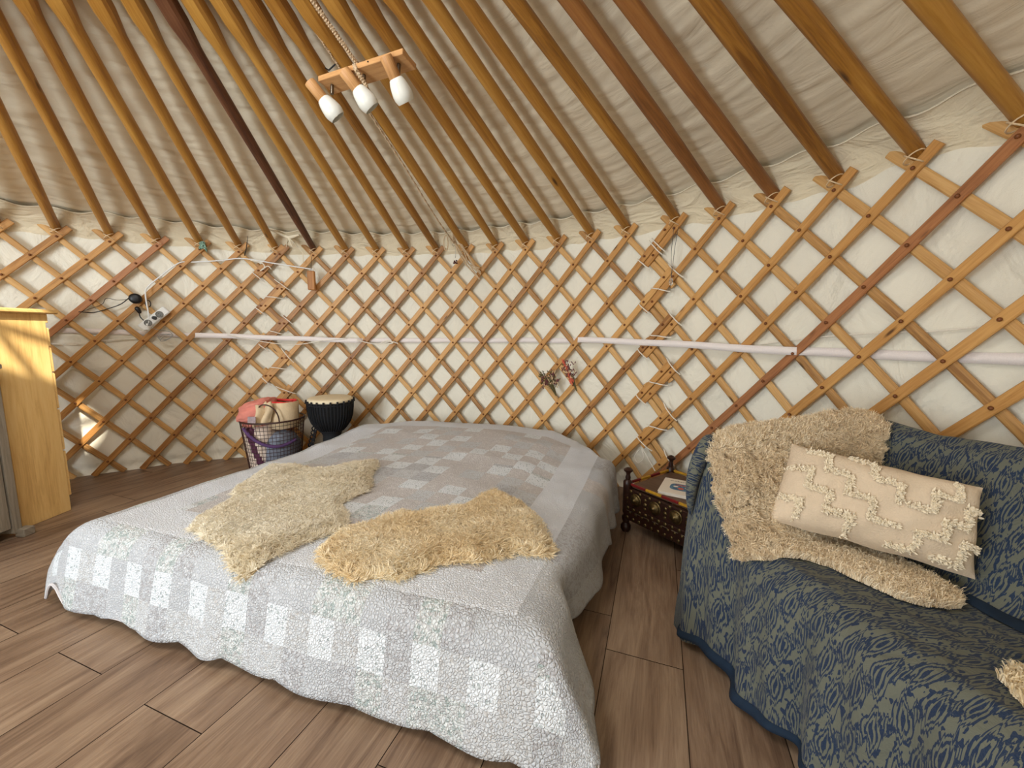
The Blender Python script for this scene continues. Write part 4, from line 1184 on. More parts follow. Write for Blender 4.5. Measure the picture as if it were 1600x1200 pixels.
# ------------------------------------------------------------------ pine chest of drawers, grey cabinet
def chest():
    xf, yb, yf, H = -1.232, 1.590, 1.375, 1.030
    root = thing('chest_of_drawers', 'tall varnished pine chest of drawers at the left edge, seen from its side', 'chest of drawers', (xf - .25, 1.34, 0))
    # the plain side faces the room (+x); the drawers face away, towards the wall (+y)
    W_ = .46
    MB().box((xf - .009, (yb + yf) / 2, H / 2), (.018, yb - yf, H), bev=.002).build('side_panel', M['pine'], root)
    MB().box((xf - W_ + .009, (yb + yf) / 2, H / 2), (.018, yb - yf, H), bev=.002).build('side_panel', M['pine'], root)
    MB().box((xf - W_ / 2, yf + .005, H / 2), (W_ - .036, .01, H), bev=.001).build('back_panel', M['pine'], root)
    MB().box((xf - W_ / 2, (yb + yf) / 2, .03), (W_ - .036, yb - yf - .03, .02), bev=.001).build('bottom_panel', M['pine'], root)
    MB().box((xf - W_ / 2 + .008, (yb + yf) / 2 + .012, H + .011), (W_ + .05, yb - yf + .05, .022), bev=.006).build('top_panel', M['pine'], root)
    MB().box((xf - .012, yb + .004, H - .022), (.024, .014, .044), bev=.002).build('moulding', M['pine'], root)
    z = .075
    for h in (.25, .22, .19, .13, .10):
        d = MB().box((xf - W_ / 2, yb + .009, z + h / 2), (W_ - .012, .018, h - .006), bev=.004).build('drawer', M['pine'], root)
        for sx in (-.12, .12):
            k = MB().lathe([(.008, 0), (.007, .012), (.015, .02), (.016, .027), (.010, .032), (.0005, .033)], (xf - W_ / 2 + sx, yb + .018, z + h / 2), 14, axis=Matrix.Rotation(-PI / 2, 3, 'X')).build('knob', M['pine'], None)
            k.parent = d; k.matrix_parent_inverse = d.matrix_world.inverted()
            k.matrix_parent_inverse = (d.matrix_parent_inverse.inverted() @ Matrix.Translation(root.location).inverted()) if False else Matrix.Identity(4)
        z += h
chest()
def cabinet():
    root = thing('cabinet', 'grey-washed wooden cabinet at the far left edge, in front of the pine chest', 'cabinet', (-1.40, .98, 0))
    x = -1.165
    MB().box((x - .20, 1.325 - .016, .40), (.40, .032, .76), bev=.003).build('end_panel', M['grey_wood'], root)
    MB().box((x - .20, .62, .40), (.40, .032, .76), bev=.003).build('end_panel', M['grey_wood'], root)
    MB().box((x - .20, .965, .79), (.42, .74, .022), bev=.004).build('top_panel', M['grey_wood'], root)
    MB().box((x - .39, .965, .40), (.012, .66, .74), bev=.001).build('back_panel', M['grey_wood'], root)
    for z0, z1 in ((.045, .40), (.405, .775)):
        MB().box((x - .012, 1.293 - .155, (z0 + z1) / 2), (.018, .30, z1 - z0 - .006), bev=.004).build('door', M['grey_wood'], root)
        MB().box((x - .012, .83 - .155 + .14, (z0 + z1) / 2), (.018, .30, z1 - z0 - .006), bev=.004).build('door', M['grey_wood'], root)
    for y in (1.325, .64):
        MB().box((x + .008, y - .0, .019), (.045, .045, .038), bev=.003).build('foot', M['grey_wood'], root)
        MB().box((x - .36, y - .01, .010), (.045, .045, .020), bev=.003).build('foot', M['grey_wood'], root)
cabinet()

# ------------------------------------------------------------------ basket with blankets
def basket():
    c = Vector((-.505, 2.215, 0)); r0, r1, H = .150, .190, .372
    root = thing('wire_basket', 'dark wire mesh basket standing on the floor left of the drum', 'basket', c)
    rf = lambda z: r0 + (r1 - r0) * z / H
    def ringp(r, z, n=48): return [c + Vector((r * math.cos(a), r * math.sin(a), z)) for a in np.linspace(0, 2 * PI, n, endpoint=False)]
    MB().tube(ringp(r1, H), .0055, 8, closed=True).build('rim', M['basket_wire'], root)
    MB().tube(ringp(r0, .006), .0045, 8, closed=True).build('base_ring', M['basket_wire'], root)
    w = MB()
    for k in range(1, 15): z = H * k / 15; w.tube(ringp(rf(z), z, 40), .0016, 4, closed=True)
    n = 52
    for k in range(n):
        a = 2 * PI * k / n; w.tube([c + Vector((r0 * math.cos(a), r0 * math.sin(a), .004)), c + Vector((r1 * math.cos(a), r1 * math.sin(a), H))], .0016, 4)
    for k in range(-4, 5):
        y = k * .033; h = math.sqrt(max(r0 * r0 - y * y, 0)); w.tube([c + Vector((-h, y, .005)), c + Vector((h, y, .005))], .0014, 4); w.tube([c + Vector((y, -h, .007)), c + Vector((y, h, .007))], .0014, 4)
    w.build('mesh', M['basket_wire'], root)
    hd = [c + Vector((.05 + .075 * math.cos(a), -.17 + .03 * abs(math.cos(a)), H + .005 + .115 * math.sin(a))) for a in np.linspace(0, PI, 18)]
    MB().tube(hd, .004, 6).build('handle', M['basket_wire'], root)
    def blob(name, label, cat, cen, rad, mat, seed, amp=.15, fold=6, mats=None, mfun=None, squash=1.0, clamp=True):
        nu, nv = 72, 44; V = []
        for i in range(nu):
            for j in range(nv):
                a = 2 * PI * i / nu; ph = PI * j / (nv - 1); q = math.sin(ph); cz = math.cos(ph)
                f = 1 + amp * (float(fbm(a * 1.2 + seed, ph * 2.5, seed, 3)) - .5) * 2 + .035 * math.sin(a * fold + 3 * math.sin(ph * 3 + seed))
                x = math.copysign(abs(q * math.cos(a)) ** .8, math.cos(a)) * rad[0] * f; y = math.copysign(abs(q * math.sin(a)) ** .8, math.sin(a)) * rad[1] * f; z = math.copysign(abs(cz) ** .75, cz) * rad[2] * (1 + (f - 1) * .6)
                p = Vector(cen) + Vector((x, y, z)); d = Vector((p.x - c.x, p.y - c.y, 0))
                if clamp:
                    lim = rf(min(max(p.z, 0), H)) - .008
                    if p.z < H + .02 and d.length > lim: d = d.normalized() * lim; p = Vector((c.x + d.x, c.y + d.y, p.z))
                    p.z = max(p.z, .015)
                V.append(p)
        Fc = grid_faces(nu, nv, closed_u=True)
        mi = None
        if mfun: mi = [mfun(Vector(V[f_[0]])) for f_ in Fc]
        o = mesh(name, V, Fc, mat, mats=mats, midx=mi); tag(o, label, cat); return o
    M['blanket_cream'] = plain('cream_weave', (226, 206, 188), .95, var=.06, vscale=60)
    M['blanket_plum'] = plain('plum_weave', (92, 50, 72), .95, var=.15, vscale=120)
    blob('striped_blanket', 'cream blanket with dark plum stripes filling the left of the wire basket', 'blanket', (c.x - .055, c.y - .03, .185), (.12, .135, .175), None, 3, .06, 5, mats=[M['blanket_cream'], M['blanket_plum']],
         mfun=lambda p: 1 if (((p.x - c.x) + (.36 - p.z) * -.30 + .115) % .155) < .052 else 0)
    blob('grey_cushion', 'grey-blue cushion with purple piping in the right of the wire basket', 'cushion', (c.x + .085, c.y - .045, .155), (.088, .115, .14), M['blue_cushion'], 8, .06, 3)
    pip = [c + Vector((.02 + .0 * k, 0, 0)) for k in range(1)]
    pts = []
    for t in np.linspace(0, 1, 20):
        a = -2.15 + 1.9 * t; z = .335 - .16 * math.sin(PI * t) * .4 - .10 * t; r = rf(z) - .004; pts.append(c + Vector((r * math.cos(a), r * math.sin(a), z)))
    tag(MB().tube(pts, .011, 8).build('purple_strap', M['purple_cloth']), 'dark purple fabric strap curving across the grey-blue cushion in the basket', 'strap')
    cb = thing('coral_blanket', 'coral pink fleece blanket folded over the left top of the wire basket', 'blanket', (c.x - .08, c.y - .02, .38))
    o = blob('folded_fleece', '', '', (c.x - .068, c.y - .050, .388), (.112, .110, .076), M['coral'], 13, .16, 4, clamp=False); del o['label']; del o['category']; kid(o, cb)
    for v in o.data.vertices:      # slope up to the right
        v.co.z += (v.co.x - (c.x - .19)) * .32 * (1 if v.co.z > .34 else .3)
    o2 = MB()
    # plain grey label sewn on the fleece
    o2.box((c.x - .028, c.y - .176, .392), (.05, .004, .048), bev=.001, R=Matrix.Rotation(.06, 3, 'Z') @ Matrix.Rotation(-.15, 3, 'X')).build('sewn_label', M['tag'], cb)
    bt = thing('beige_bag', 'beige cloth bag with a bright red lining rim, at the right of the wire basket', 'bag', (c.x + .09, c.y - .02, .38))
    prof = [(.02, -.08), (.075, -.07), (.098, -.02), (.102, .05), (.098, .10), (.094, .108)]
    o = MB().lathe(prof, (c.x + .085, c.y - .03, .385), 40, flatcap=False)
    o = o.build('cloth_body', M['beige_cloth'], bt)
    for v in o.data.vertices:
        a = math.atan2(v.co.y - c.y, v.co.x - c.x); k = 1 + .05 * math.sin(a * 7 + v.co.z * 40); v.co.x = c.x + .085 + (v.co.x - c.x - .085) * k; v.co.y = c.y - .03 + (v.co.y - c.y + .03) * k * .9
    MB().tube([(c.x + .085 + .084 * math.cos(a), c.y - .03 + .076 * math.sin(a), .490 + .004 * math.sin(3 * a)) for a in np.linspace(0, 2 * PI, 40, endpoint=False)], .008, 8, closed=True).build('red_rim', M['coral_trim'], bt)
    fl = []
    V = []
    for i in range(24):
        for j in range(16):
            s_, t_ = i / 23, j / 15
            V.append((c.x - .02 + s_ * .10 + .01 * math.sin(t_ * 5), c.y - .135 - .018 * math.sin(s_ * 9 + 2 * t_) - .02 * t_, .505 - .135 * t_ - .03 * (1 - s_) ** 2 + .006 * math.sin(s_ * 14)))
    o = mesh('hanging_flap', V, grid_faces(24, 16), M['beige_cloth']); kid(o, bt); md = o.modifiers.new('t', 'SOLIDIFY'); md.thickness = .005
basket()

# ------------------------------------------------------------------ drum
def drum():
    c = Vector((-.17, 2.345, 0)); k = 1.0
    root = thing('goblet_drum', 'black goblet-shaped hand drum with a pale skin, on the floor behind the bed', 'drum', c)
    body = [(.072, 0), (.086, .004), (.084, .03), (.072, .10), (.063, .17), (.060, .225), (.075, .258), (.105, .295), (.128, .345), (.139, .40), (.143, .45), (.145, .468)]
    MB().lathe(body, c, 40).build('shell', M['drum_black'], root)
    MB().lathe([(.1475, .470), (.149, .478), (.1475, .486), (.140, .493), (.133, .496), (.060, .4975), (.0005, .498)], c, 48, flatcap=False).build('drum_skin', M['drum_skin'], root)
    for z, r in ((.466, .151), (.452, .150), (.262, .082)):
        pts = [c + Vector(((r + .0015 * math.sin(k2 * 1.5)) * math.cos(a), (r + .0015 * math.sin(k2 * 1.5)) * math.sin(a), z + .001 * math.sin(k2 * 1.3))) for k2, a in enumerate(np.linspace(0, 2 * PI, 60, endpoint=False))]
        MB().tube(pts, .0052, 6, closed=True).build('rope_ring', M['drum_black'], root)
    ropes = MB(); n = 44
    for q in range(n):
        a = 2 * PI * q / n; a2 = a + (2 * PI / n) * .5; P_ = []
        for (r, z) in [(.150, .462), (.148, .42), (.142, .37), (.126, .32), (.100, .282), (.083, .264)]: P_.append(c + Vector(((r + .002) * math.cos(a), (r + .002) * math.sin(a), z)))
        ropes.tube(P_, .0034, 5)
    ropes.build('lacing', M['drum_black'], root)
    knots = MB()
    for q in range(22):
        a = 2 * PI * q / 22; knots.tube([c + Vector((.154 * math.cos(a), .154 * math.sin(a), .482)), c + Vector((.157 * math.cos(a), .157 * math.sin(a), .462))], [.006, .007], 6)
    knots.build('rope_loops', M['drum_black'], root)
    t = MB(); b0 = c + Vector((-.095, -.045, .275))
    for q in range(5):
        t.tube([b0 + Vector((-.008 * q, -.01, -.03 * q + .022 * math.sin(s_) )) + Vector((.016 * math.cos(s_), .01 * math.sin(s_ * 2), 0)) for s_ in np.linspace(0, 2 * PI, 12, endpoint=False)], .0045, 6, closed=True)
    t.tube([b0 + Vector((0, 0, .01)), b0 + Vector((-.012, -.012, -.06)), b0 + Vector((-.035, -.014, -.12)), b0 + Vector((-.02, -.015, -.145)), b0 + Vector((.0, -.012, -.125))], .005, 6)
    t.build('rope_tail', M['drum_black'], root)
drum()

# ------------------------------------------------------------------ lamp and its ropes
def lamp():
    TL = Vector((.363, 1.218, 1.9)); TR = Vector((.727, 1.062, 1.9)); ax = (TR - TL); L = ax.length; ax.normalize()
    wd = Vector((-ax.y, ax.x, 0)); 
    if wd.y < 0: wd = -wd
    wd = (wd + Vector((0, 0, -.10))).normalized(); up = ax.cross(wd).normalized()
    if up.z < 0: up = -up
    R = Matrix((ax, wd, up)).transposed()
    cen = (TL + TR) / 2 + wd * .038 + up * .010
    TL.z += .0; root = thing('ceiling_light', 'pine board lamp with three white glass shades hanging below the roof poles', 'ceiling light', cen)
    MB().box(cen, (L, .078, .020), R=R, bev=.002).build('board', M['lamp_wood'], root)
    for k, t in enumerate((.06, .46, .86)):
        p = TL + ax * (t * L) + wd * .02 - up * .012
        sp = thing('x', '', ''); bpy.data.objects.remove(sp)
        MB().tube([p + wd * .012 + ax * .014 + up * .01, p + wd * .012 + ax * .014 - up * .024], .0065, 10).build('swivel_bracket', M['steel'], root)
        # wooden sleeve, angled forward and down
        d = (ax * .50 + Vector((.0, .46, -.56))).normalized() if k < 2 else (ax * .30 + Vector((.0, .50, -.60))).normalized()
        s0 = p - up * .012 - d * .044 - wd * .018 + ax * (-.040, -.026, .0)[k]; s1 = s0 + d * .082
        Rz = d.to_track_quat('Z', 'Y').to_matrix()
        MB().lathe([(.0, .016), (.0205, .0165), (.0215, .019), (.0215, .080), (.019, .083), (.0, .083)], s0, 24, axis=Rz, flatcap=False).build('socket_sleeve', M['lamp_wood'], root)
        prof = [(.019, .0), (.024, .003), (.030, .016), (.0345, .034), (.037, .050), (.036, .062), (.032, .074), (.030, .077), (.030, .074), (.033, .062), (.034, .050), (.031, .034), (.026, .018), (.016, .006)]
        MB().lathe(prof, s0 + d * .080, 32, axis=Rz, flatcap=False).build('shade', M['opal'], root)
        MB().lathe([(.0005, 0), (.012, .004), (.022, .022), (.026, .042), (.022, .060), (.0005, .070)], s0 + d * .083, 20, axis=Rz, flatcap=False).build('bulb', M['opal'], root)
    for t in (.36, .62):
        p = TL + ax * (t * L) + up * .010 - wd * .002
        MB().lathe([(.0028, 0), (.0028, .0015), (.0005, .0016)], p, 8, axis=(-wd).to_track_quat('Z', 'Y').to_matrix()).build('screw', M['black'], root)
    hang = TL + ax * (.46 * L) + wd * .03 + up * .02
    return hang, TL + ax * (.46 * L)
HANG, LF = lamp()
def pole_pt(c, r, dz=0.0, dtt=0.0):
    P0 = wp(c, -.25, .012); t0 = math.atan2(P0.x, P0.y); s = (R0 - r) / 1.6
    t = t0 + DTOP.get(c, .012) * s + dtt; return Vector((r * math.sin(t), r * math.cos(t), 1.545 + (R0 - r) * TAN + dz))
def braid(P, r, turns, strands=3, seg=5):
    P = [Vector(p) for p in P]; mb = MB(); 
    D = []; L = 0
    for i in range(len(P) - 1):
        k = max(2, int((P[i + 1] - P[i]).length / .008))
        for q in range(k): D.append(P[i].lerp(P[i + 1], q / k))
    D.append(P[-1]); n = len(D)
    for s in range(strands):
        pts = []
        for i, p in enumerate(D):
            t = (D[min(i + 1, n - 1)] - D[max(i - 1, 0)]).normalized(); x = t.cross(Vector((0, .3, 1))).normalized(); y = x.cross(t)
            a = turns * 2 * PI * i / n + 2 * PI * s / strands; pts.append(p + (x * math.cos(a) + y * math.sin(a)) * r * .55)
        mb.tube(pts, r * .6, seg)
    return mb
a0 = pole_pt(12, .62, -.05)
rp = thing('lamp_rope', 'twisted fibre rope from the roof crown holding the wooden lamp board', 'rope', HANG)
top = a0 + Vector((0.03, 0, 0)); braid([top, top.lerp(HANG, .5) + Vector((0, 0, -.012)), HANG + Vector((0, -.01, .0)), LF + Vector((0, 0, .012)), LF + Vector((.012, -.012, -.014)), LF + Vector((.035, .02, -.045))], .0085, 42).build('twisted_strands', M['rope'], rp)
rp2 = thing('pole_rope', 'thin fibre rope running along a roof pole to loose ends at the wall', 'rope', pole_pt(12, 2.5, -.03))
run = [pole_pt(12, r, -.030 - .003 * math.sin(r * 9), -.019 + .003 * math.sin(r * 5)) for r in np.linspace(.7, 2.50, 26)]
braid(run, .0058, 90, 2).build('rope_line', M['rope'], rp2)
b0 = run[-1]
bd = MB(); rs = random.Random(8)
crot = cyl(.351, 1.36, 2.56)
for q in range(7):
    o1 = Vector((rs.uniform(-.02, .02), rs.uniform(-.01, .01), rs.uniform(-.02, .02)))
    bd.tube([b0 + Vector((0, 0, .12)) + o1 * .3, b0 + Vector((.01, 0, .03)) + o1, cyl(.305 + rs.uniform(-.008, .008), 1.50, 2.55) + o1, cyl(.325 + rs.uniform(-.012, .012), 1.43, 2.56) + o1 * .5, crot + o1 * .4 + Vector((0, 0, rs.uniform(-.05, .04)))], .0042, 5)
bd.build('loose_ends', M['rope'], rp2)
lp = MB(); lc = cyl(.262, 1.565, 2.50)
lp.tube([lc + Vector((.014 * math.cos(a), 0, .052 * math.sin(a))) for a in np.linspace(0, 2 * PI, 24, endpoint=False)], .0036, 6, closed=True)
lp.build('loop', M['rope'], rp2)
tag(MB().tube([pole_pt(11, 1.42, .02), pole_pt(11, 1.40, -.02, .03), pole_pt(12, 1.40, .01, -.02)], .003, 6).build('cable', M['black']), 'short black cable bridging two roof poles just above the lamp board', 'cable')

# ------------------------------------------------------------------ things on the wall
def path(ts, R=2.585, n=8):
    """smooth path through (theta, z[, R])"""
    P = [cyl(t[0], t[1], t[2] if len(t) > 2 else R) for t in ts]; out = []
    for i in range(len(P) - 1):
        p0 = P[max(i - 1, 0)]; p1 = P[i]; p2 = P[i + 1]; p3 = P[min(i + 2, len(P) - 1)]
        for q in range(n):
            t = q / n; out.append(.5 * ((2 * p1) + (p2 - p0) * t + (2 * p0 - 5 * p1 + 4 * p2 - p3) * t * t + (3 * p1 - p0 - 3 * p2 + p3) * t ** 3))
    out.append(P[-1]); return out
# webbing strap round the wall
def strap():
    key = [(-1.0, .955, 2.640), (-.70, .951, 2.640), (-.46, .921, 2.640), (-.425, .920, 2.592), (-.30, .910, 2.583), (-.109, .893, 2.583), (-.02, .889, 2.583), (-.005, .888, 2.635), (.60, .912, 2.638), (.635, .918, 2.592), (.80, .912, 2.583), (.95, .901, 2.583), (1.065, .893, 2.588), (1.10, .892, 2.640), (1.35, .898, 2.640), (1.75, .90, 2.640)]
    K = np.array(key); t = np.linspace(-1.0, 1.75, 330); z = np.interp(t, K[:, 0], K[:, 1]); R = np.interp(t, K[:, 0], K[:, 2]); w = .017
    z = z + .0015 * np.sin(t * 30)
    V = np.stack([np.stack([(R + dr) * np.sin(t), (R + dr) * np.cos(t), z + dz], -1) for dr, dz in ((-.001, -w), (-.001, w), (.001, w), (.001, -w))], 1).reshape(-1, 3)
    F = np.array([[i * 4 + j, i * 4 + (j + 1) % 4, (i + 1) * 4 + (j + 1) % 4, (i + 1) * 4 + j] for i in range(329) for j in range(4)])
    o = mesh('webbing_strap', V, F, M['webbing'], smooth=False)
    tag(o, 'white webbing strap running level round the lattice wall at half height', 'strap')
strap()
tag(MB().tube(path([(1.016, .917), (1.08, .945), (1.146, .965), (1.20, .974), (1.233, .977), (1.311, 1.0), (1.5, 1.03)], 2.632), .003, 6).build('guy_cord', M['white_cord']), 'thin white cord sagging behind the lattice above the strap, at the right', 'cord')
tag(MB().tube(path([(-.75, .862), (-.685, .867), (-.64, .872), (-.592, .893), (-.55, .90)], 2.632), .003, 6).build('guy_cord', M['white_cord']), 'thin white cord behind the lattice just below the strap, by the pine chest', 'cord')
tag(MB().tube(path([(-.36, .925), (-.31, .895), (-.24, .862), (-.18, .858), (-.12, .885), (-.05, .905)], 2.575), .003, 6).build('guy_cord', M['white_cord']), 'thin white cord sagging just below the strap at the left laced seam', 'cord')
tag(MB().tube(path([(-.02, .892), (.02, .868), (.05, .866), (.078, .884), (.10, .87)], 2.575), .0035, 6).tube(path([(.05, .872), (.07, .892), (.085, .876), (.07, .864)], 2.572), .005, 6).build('cord_knot', M['white_cord']), 'small knot of white cord on the strap at the middle of the wall', 'cord')
# lacings of the two seams
def lacing(base, label, extra=None):
    root = thing('seam_lacing', label, 'cord', cyl(base, .9), group='white cords lacing the lattice panels together')
    P = []
    z = 1.42; k = 0; seq = []
    dz = DZ
    zc = 1.455 - DZ * .0
    rs = random.Random(int(base * 100))
    tk = MB()
    def wrap(a, b_):
        m_ = ((a[0] + b_[0]) / 2, (a[1] + b_[1]) / 2 + .002, 2.572)
        MB().tube(path([(a[0], a[1], 2.592), (a[0] * .75 + b_[0] * .25, a[1] * .75 + b_[1] * .25, 2.577), m_, (b_[0] * .75 + a[0] * .25, b_[1] * .75 + a[1] * .25, 2.577), (b_[0], b_[1], 2.592)], n=4), .0032, 6).build('cord_loop', M['white_cord'], root)
    for a, b_ in extra: wrap(a, b_)
    return root
LL = [((-.292, 1.372), (-.262, 1.300)), ((-.238, 1.325), (-.200, 1.250)), ((-.264, 1.201), (-.220, 1.188)), ((-.294, 1.133), (-.263, 1.062)), ((-.226, 1.073), (-.195, 1.001)), ((-.262, .959), (-.226, .932)), ((-.288, .859), (-.262, .804)), ((-.231, .826), (-.201, .722)), ((-.268, .694), (-.218, .671)), ((-.290, .630), (-.262, .548)), ((-.252, .545), (-.202, .487)), ((-.268, .45), (-.222, .43)), ((-.290, .38), (-.262, .30))]
LR = [((.794, 1.462), (.824, 1.378)), ((.800, 1.470), (.830, 1.392)), ((.770, 1.371), (.799, 1.309)), ((.839, 1.323), (.872, 1.247)), ((.804, 1.208), (.846, 1.181)), ((.778, 1.126), (.808, 1.064)), ((.843, 1.085), (.875, 1.003)), ((.804, .953), (.854, .940)), ((.779, .876), (.808, .814)), ((.847, .831), (.878, .747)), ((.811, .694), (.853, .683)), ((.781, .613), (.811, .558)), ((.846, .588), (.877, .499)), ((.809, .449), (.857, .437)), ((.787, .374), (.826, .302)), ((.853, .33), (.878, .25))]
lacing(-.245, 'white cord lacing the left seam of the lattice, above the wire basket', LL)
lr = lacing(.825, 'white cord lacing the right seam of the lattice, above the low side table', LR)
MB().tube(path([(.800, .30), (.790, .25), (.800, .22), (.812, .26), (.806, .31), (.825, .25), (.84, .20)], 2.57), .003, 6).build('loose_end', M['white_cord'], lr)
# power cable, power strip, plugs
pc = thing('power_cable', 'white power cable strung along the lattice top and down to the power strip', 'cable', cyl(-.5, 1.3))
MB().tube(path([(-.133, 1.400, 2.57), (-.232, 1.432, 2.57), (-.309, 1.455, 2.57), (-.362, 1.435), (-.421, 1.416, 2.60), (-.452, 1.400, 2.58), (-.494, 1.301, 2.575), (-.517, 1.235, 2.565), (-.523, 1.185, 2.55), (-.521, 1.028, 2.55), (-.526, .985, 2.55)]), .0042, 8).build('cable_sheath', M['cable_white'], pc)
MB().tube(path([(-.526, .995, 2.552), (-.527, .955, 2.552)]), [.008] * 5 + [.013] * 4, 10).build('plug', M['cable_white'], pc)
tag(MB().tube(path([(-.29, 1.445), (-.262, 1.428), (-.258, 1.398), (-.268, 1.376), (-.25, 1.41), (-.24, 1.39)], 2.565), .0035, 6).build('cord_knot', M['white_cord']), 'small white cord knot tied over the cable at the top of the left seam', 'cord')
def strip_():
    a = cyl(-.536, .970, 2.562); b_ = cyl(-.487, 1.086, 2.562); ax = (b_ - a).normalized(); out_ = -Vector((math.sin(-.51), math.cos(-.51), 0)); sd = out_.cross(ax).normalized(); out_ = ax.cross(sd)
    R = Matrix((ax, sd, out_)).transposed(); c = (a + b_) / 2
    root = thing('power_strip', 'white two-socket power strip fixed slantwise on the lattice, over the strap', 'power strip', c)
    MB().box(c, ((b_ - a).length + .02, .052, .028), R=R, bev=.006).build('housing', M['cable_white'], root)
    for k in (-.042, .042):
        MB().lathe([(.019, .0), (.021, .002), (.019, .004), (.0165, .001), (.0005, .0012)], c + ax * k + out_ * .014, 24, axis=R, flatcap=False).build('socket', M['socket_hole'], root)
        for s in (-.007, .007): MB().lathe([(.0028, 0), (.0028, .0008), (.0003, .0009)], c + ax * k + sd * s + out_ * .0152, 8, axis=R).build('pin_hole', M['black'], root)
    return c, ax, out_
sc_, sax, sout = strip_()
dm = thing('cable_reel', 'round black cable winder hanging on the lattice above the power strip', 'cable winder', cyl(-.544, 1.154, 2.56))
Rr = (-Vector((math.sin(-.544), math.cos(-.544), 0))).to_track_quat('Z', 'Y').to_matrix()
MB().lathe([(.0005, -.014), (.026, -.014), (.032, -.008), (.033, 0), (.032, .010), (.026, .016), (.012, .018), (.0005, .0185)], cyl(-.544, 1.154, 2.56), 28, axis=Rr, flatcap=False).build('housing', M['black'], dm)
MB().tube(path([(-.554, 1.165, 2.57), (-.575, 1.118, 2.60), (-.60, 1.085, 2.60), (-.625, 1.060, 2.60), (-.650, 1.062, 2.60)]), .0028, 6).build('wire', M['black'], dm)
MB().tube(path([(-.554, 1.150, 2.57), (-.58, 1.142, 2.60), (-.60, 1.15, 2.60), (-.61, 1.11, 2.60), (-.645, 1.064, 2.60)]), .0016, 6).build('wire', M['black'], dm)
MB().tube([cyl(-.522, 1.125, 2.575) + Vector((.018 * math.cos(a), 0, .022 * math.sin(a))) for a in np.linspace(0, 2 * PI, 20, endpoint=False)], .0026, 6, closed=True).build('wire', M['black'], dm)
bp = thing('black_plug', 'black plug with its short lead hanging between cable winder and power strip', 'plug', cyl(-.541, 1.08, 2.56))
MB().tube(path([(-.545, 1.10, 2.562), (-.541, 1.083, 2.56), (-.538, 1.06, 2.56)], n=4), [.008, .011, .014, .014, .013, .012, .011, .009, .006][:9], 10).build('plug_body', M['black'], bp)
MB().tube(path([(-.540, 1.07, 2.56), (-.538, 1.035, 2.56), (-.528, 1.01, 2.555), (-.516, 1.03, 2.55), (-.512, 1.025, 2.545)]), .003, 6).build('lead', M['black'], bp)
MB().tube([sc_ + sout * .014 + sax * .006, sc_ + sout * .045 + sax * .008], [.013, .010], 10).build('second_plug_body', M['black'], bp)
cl = MB()
for q in range(4):
    cl.tube([cyl(-.497 + .002 * q, .912 - .003 * q, 2.570 - .003 * q) + Vector((.045 * math.cos(a), 0, (.016 + .003 * q) * math.sin(a + .3 * q))) for a in np.linspace(0, 2 * PI, 26, endpoint=False)], .0016, 5, closed=True)
cl.tube(path([(-.52, .97, 2.56), (-.505, .955, 2.56), (-.485, .945, 2.565), (-.478, .92, 2.57)]), .0016, 5)
tag(cl.build('wire_coil', M['cable_grey']), 'coil of thin grey wire hanging below the power strip', 'wire')
# coloured rag, stick
rg = MB(); rs = random.Random(2); rc = cyl(-.397, 1.522, 2.545)
for q in range(6):
    rg.tube([rc + Vector((rs.uniform(-.022, .022), rs.uniform(-.015, .01), rs.uniform(-.03, .028))) for _ in range(6)] + [rc + Vector((.03, 0, -.05 + .01 * q))], [.006, .010, .011, .010, .011, .008, .004], 7)
ro = rg.build('knotted_rag', M['floral_cloth']); tag(ro, 'green and pink printed rag knotted at the foot of a roof pole', 'rag')
md = ro.modifiers.new('s', 'SUBSURF'); md.levels = 1; md.render_levels = 1
tag(MB().tube([cyl(-.304, 1.475, 2.57), cyl(-.297, 1.53, 2.56), cyl(-.287, 1.60, 2.52)], [.0028, .003, .001], 6).build('twig', M['drum_black']), 'thin dark twig stuck behind the pole tie left of the laced seam', 'twig')
# scrap of cream cloth tied between two poles
ck = MB(); cc = cyl(-.185, 1.605, 2.52)
ck.tube([cyl(-.225, 1.64, 2.47), cc + Vector((-.03, 0, .012)), cc, cyl(-.155, 1.62, 2.49)], [.004, .010, .014, .005], 8)
for dx in (-.01, .012, .03): ck.tube([cc, cc + Vector((dx, -.01, -.03)), cc + Vector((dx * 2, -.005, -.065))], [.011, .009, .004], 7, flat=.5)
ck.tube([cyl(-.18, 1.575, 2.535), cyl(-.165, 1.55, 2.54), cyl(-.155, 1.51, 2.55), cyl(-.158, 1.44, 2.565)], [.006, .005, .004, .003], 6)
tag(ck.build('cloth_tie', M['cream_cloth']), 'scrap of cream cloth knotted to the roof canvas left of the dark pole', 'cloth')
# wooden block on a string
bk = thing('hanging_block', 'small upright wooden block hanging on a black string below the dark pole', 'wooden block', cyl(-.136, 1.33, 2.55))
Rb = Matrix.Rotation(.136, 3, 'Z')
MB().box(cyl(-.136, 1.318, 2.548), (.050, .028, .135), R=Rb, bev=.004).build('block', M['block_wood'], bk)
MB().tube([cyl(-.134, 1.49, 2.562), cyl(-.135, 1.43, 2.55), cyl(-.136, 1.384, 2.548)], .0016, 5).build('string', M['black'], bk)
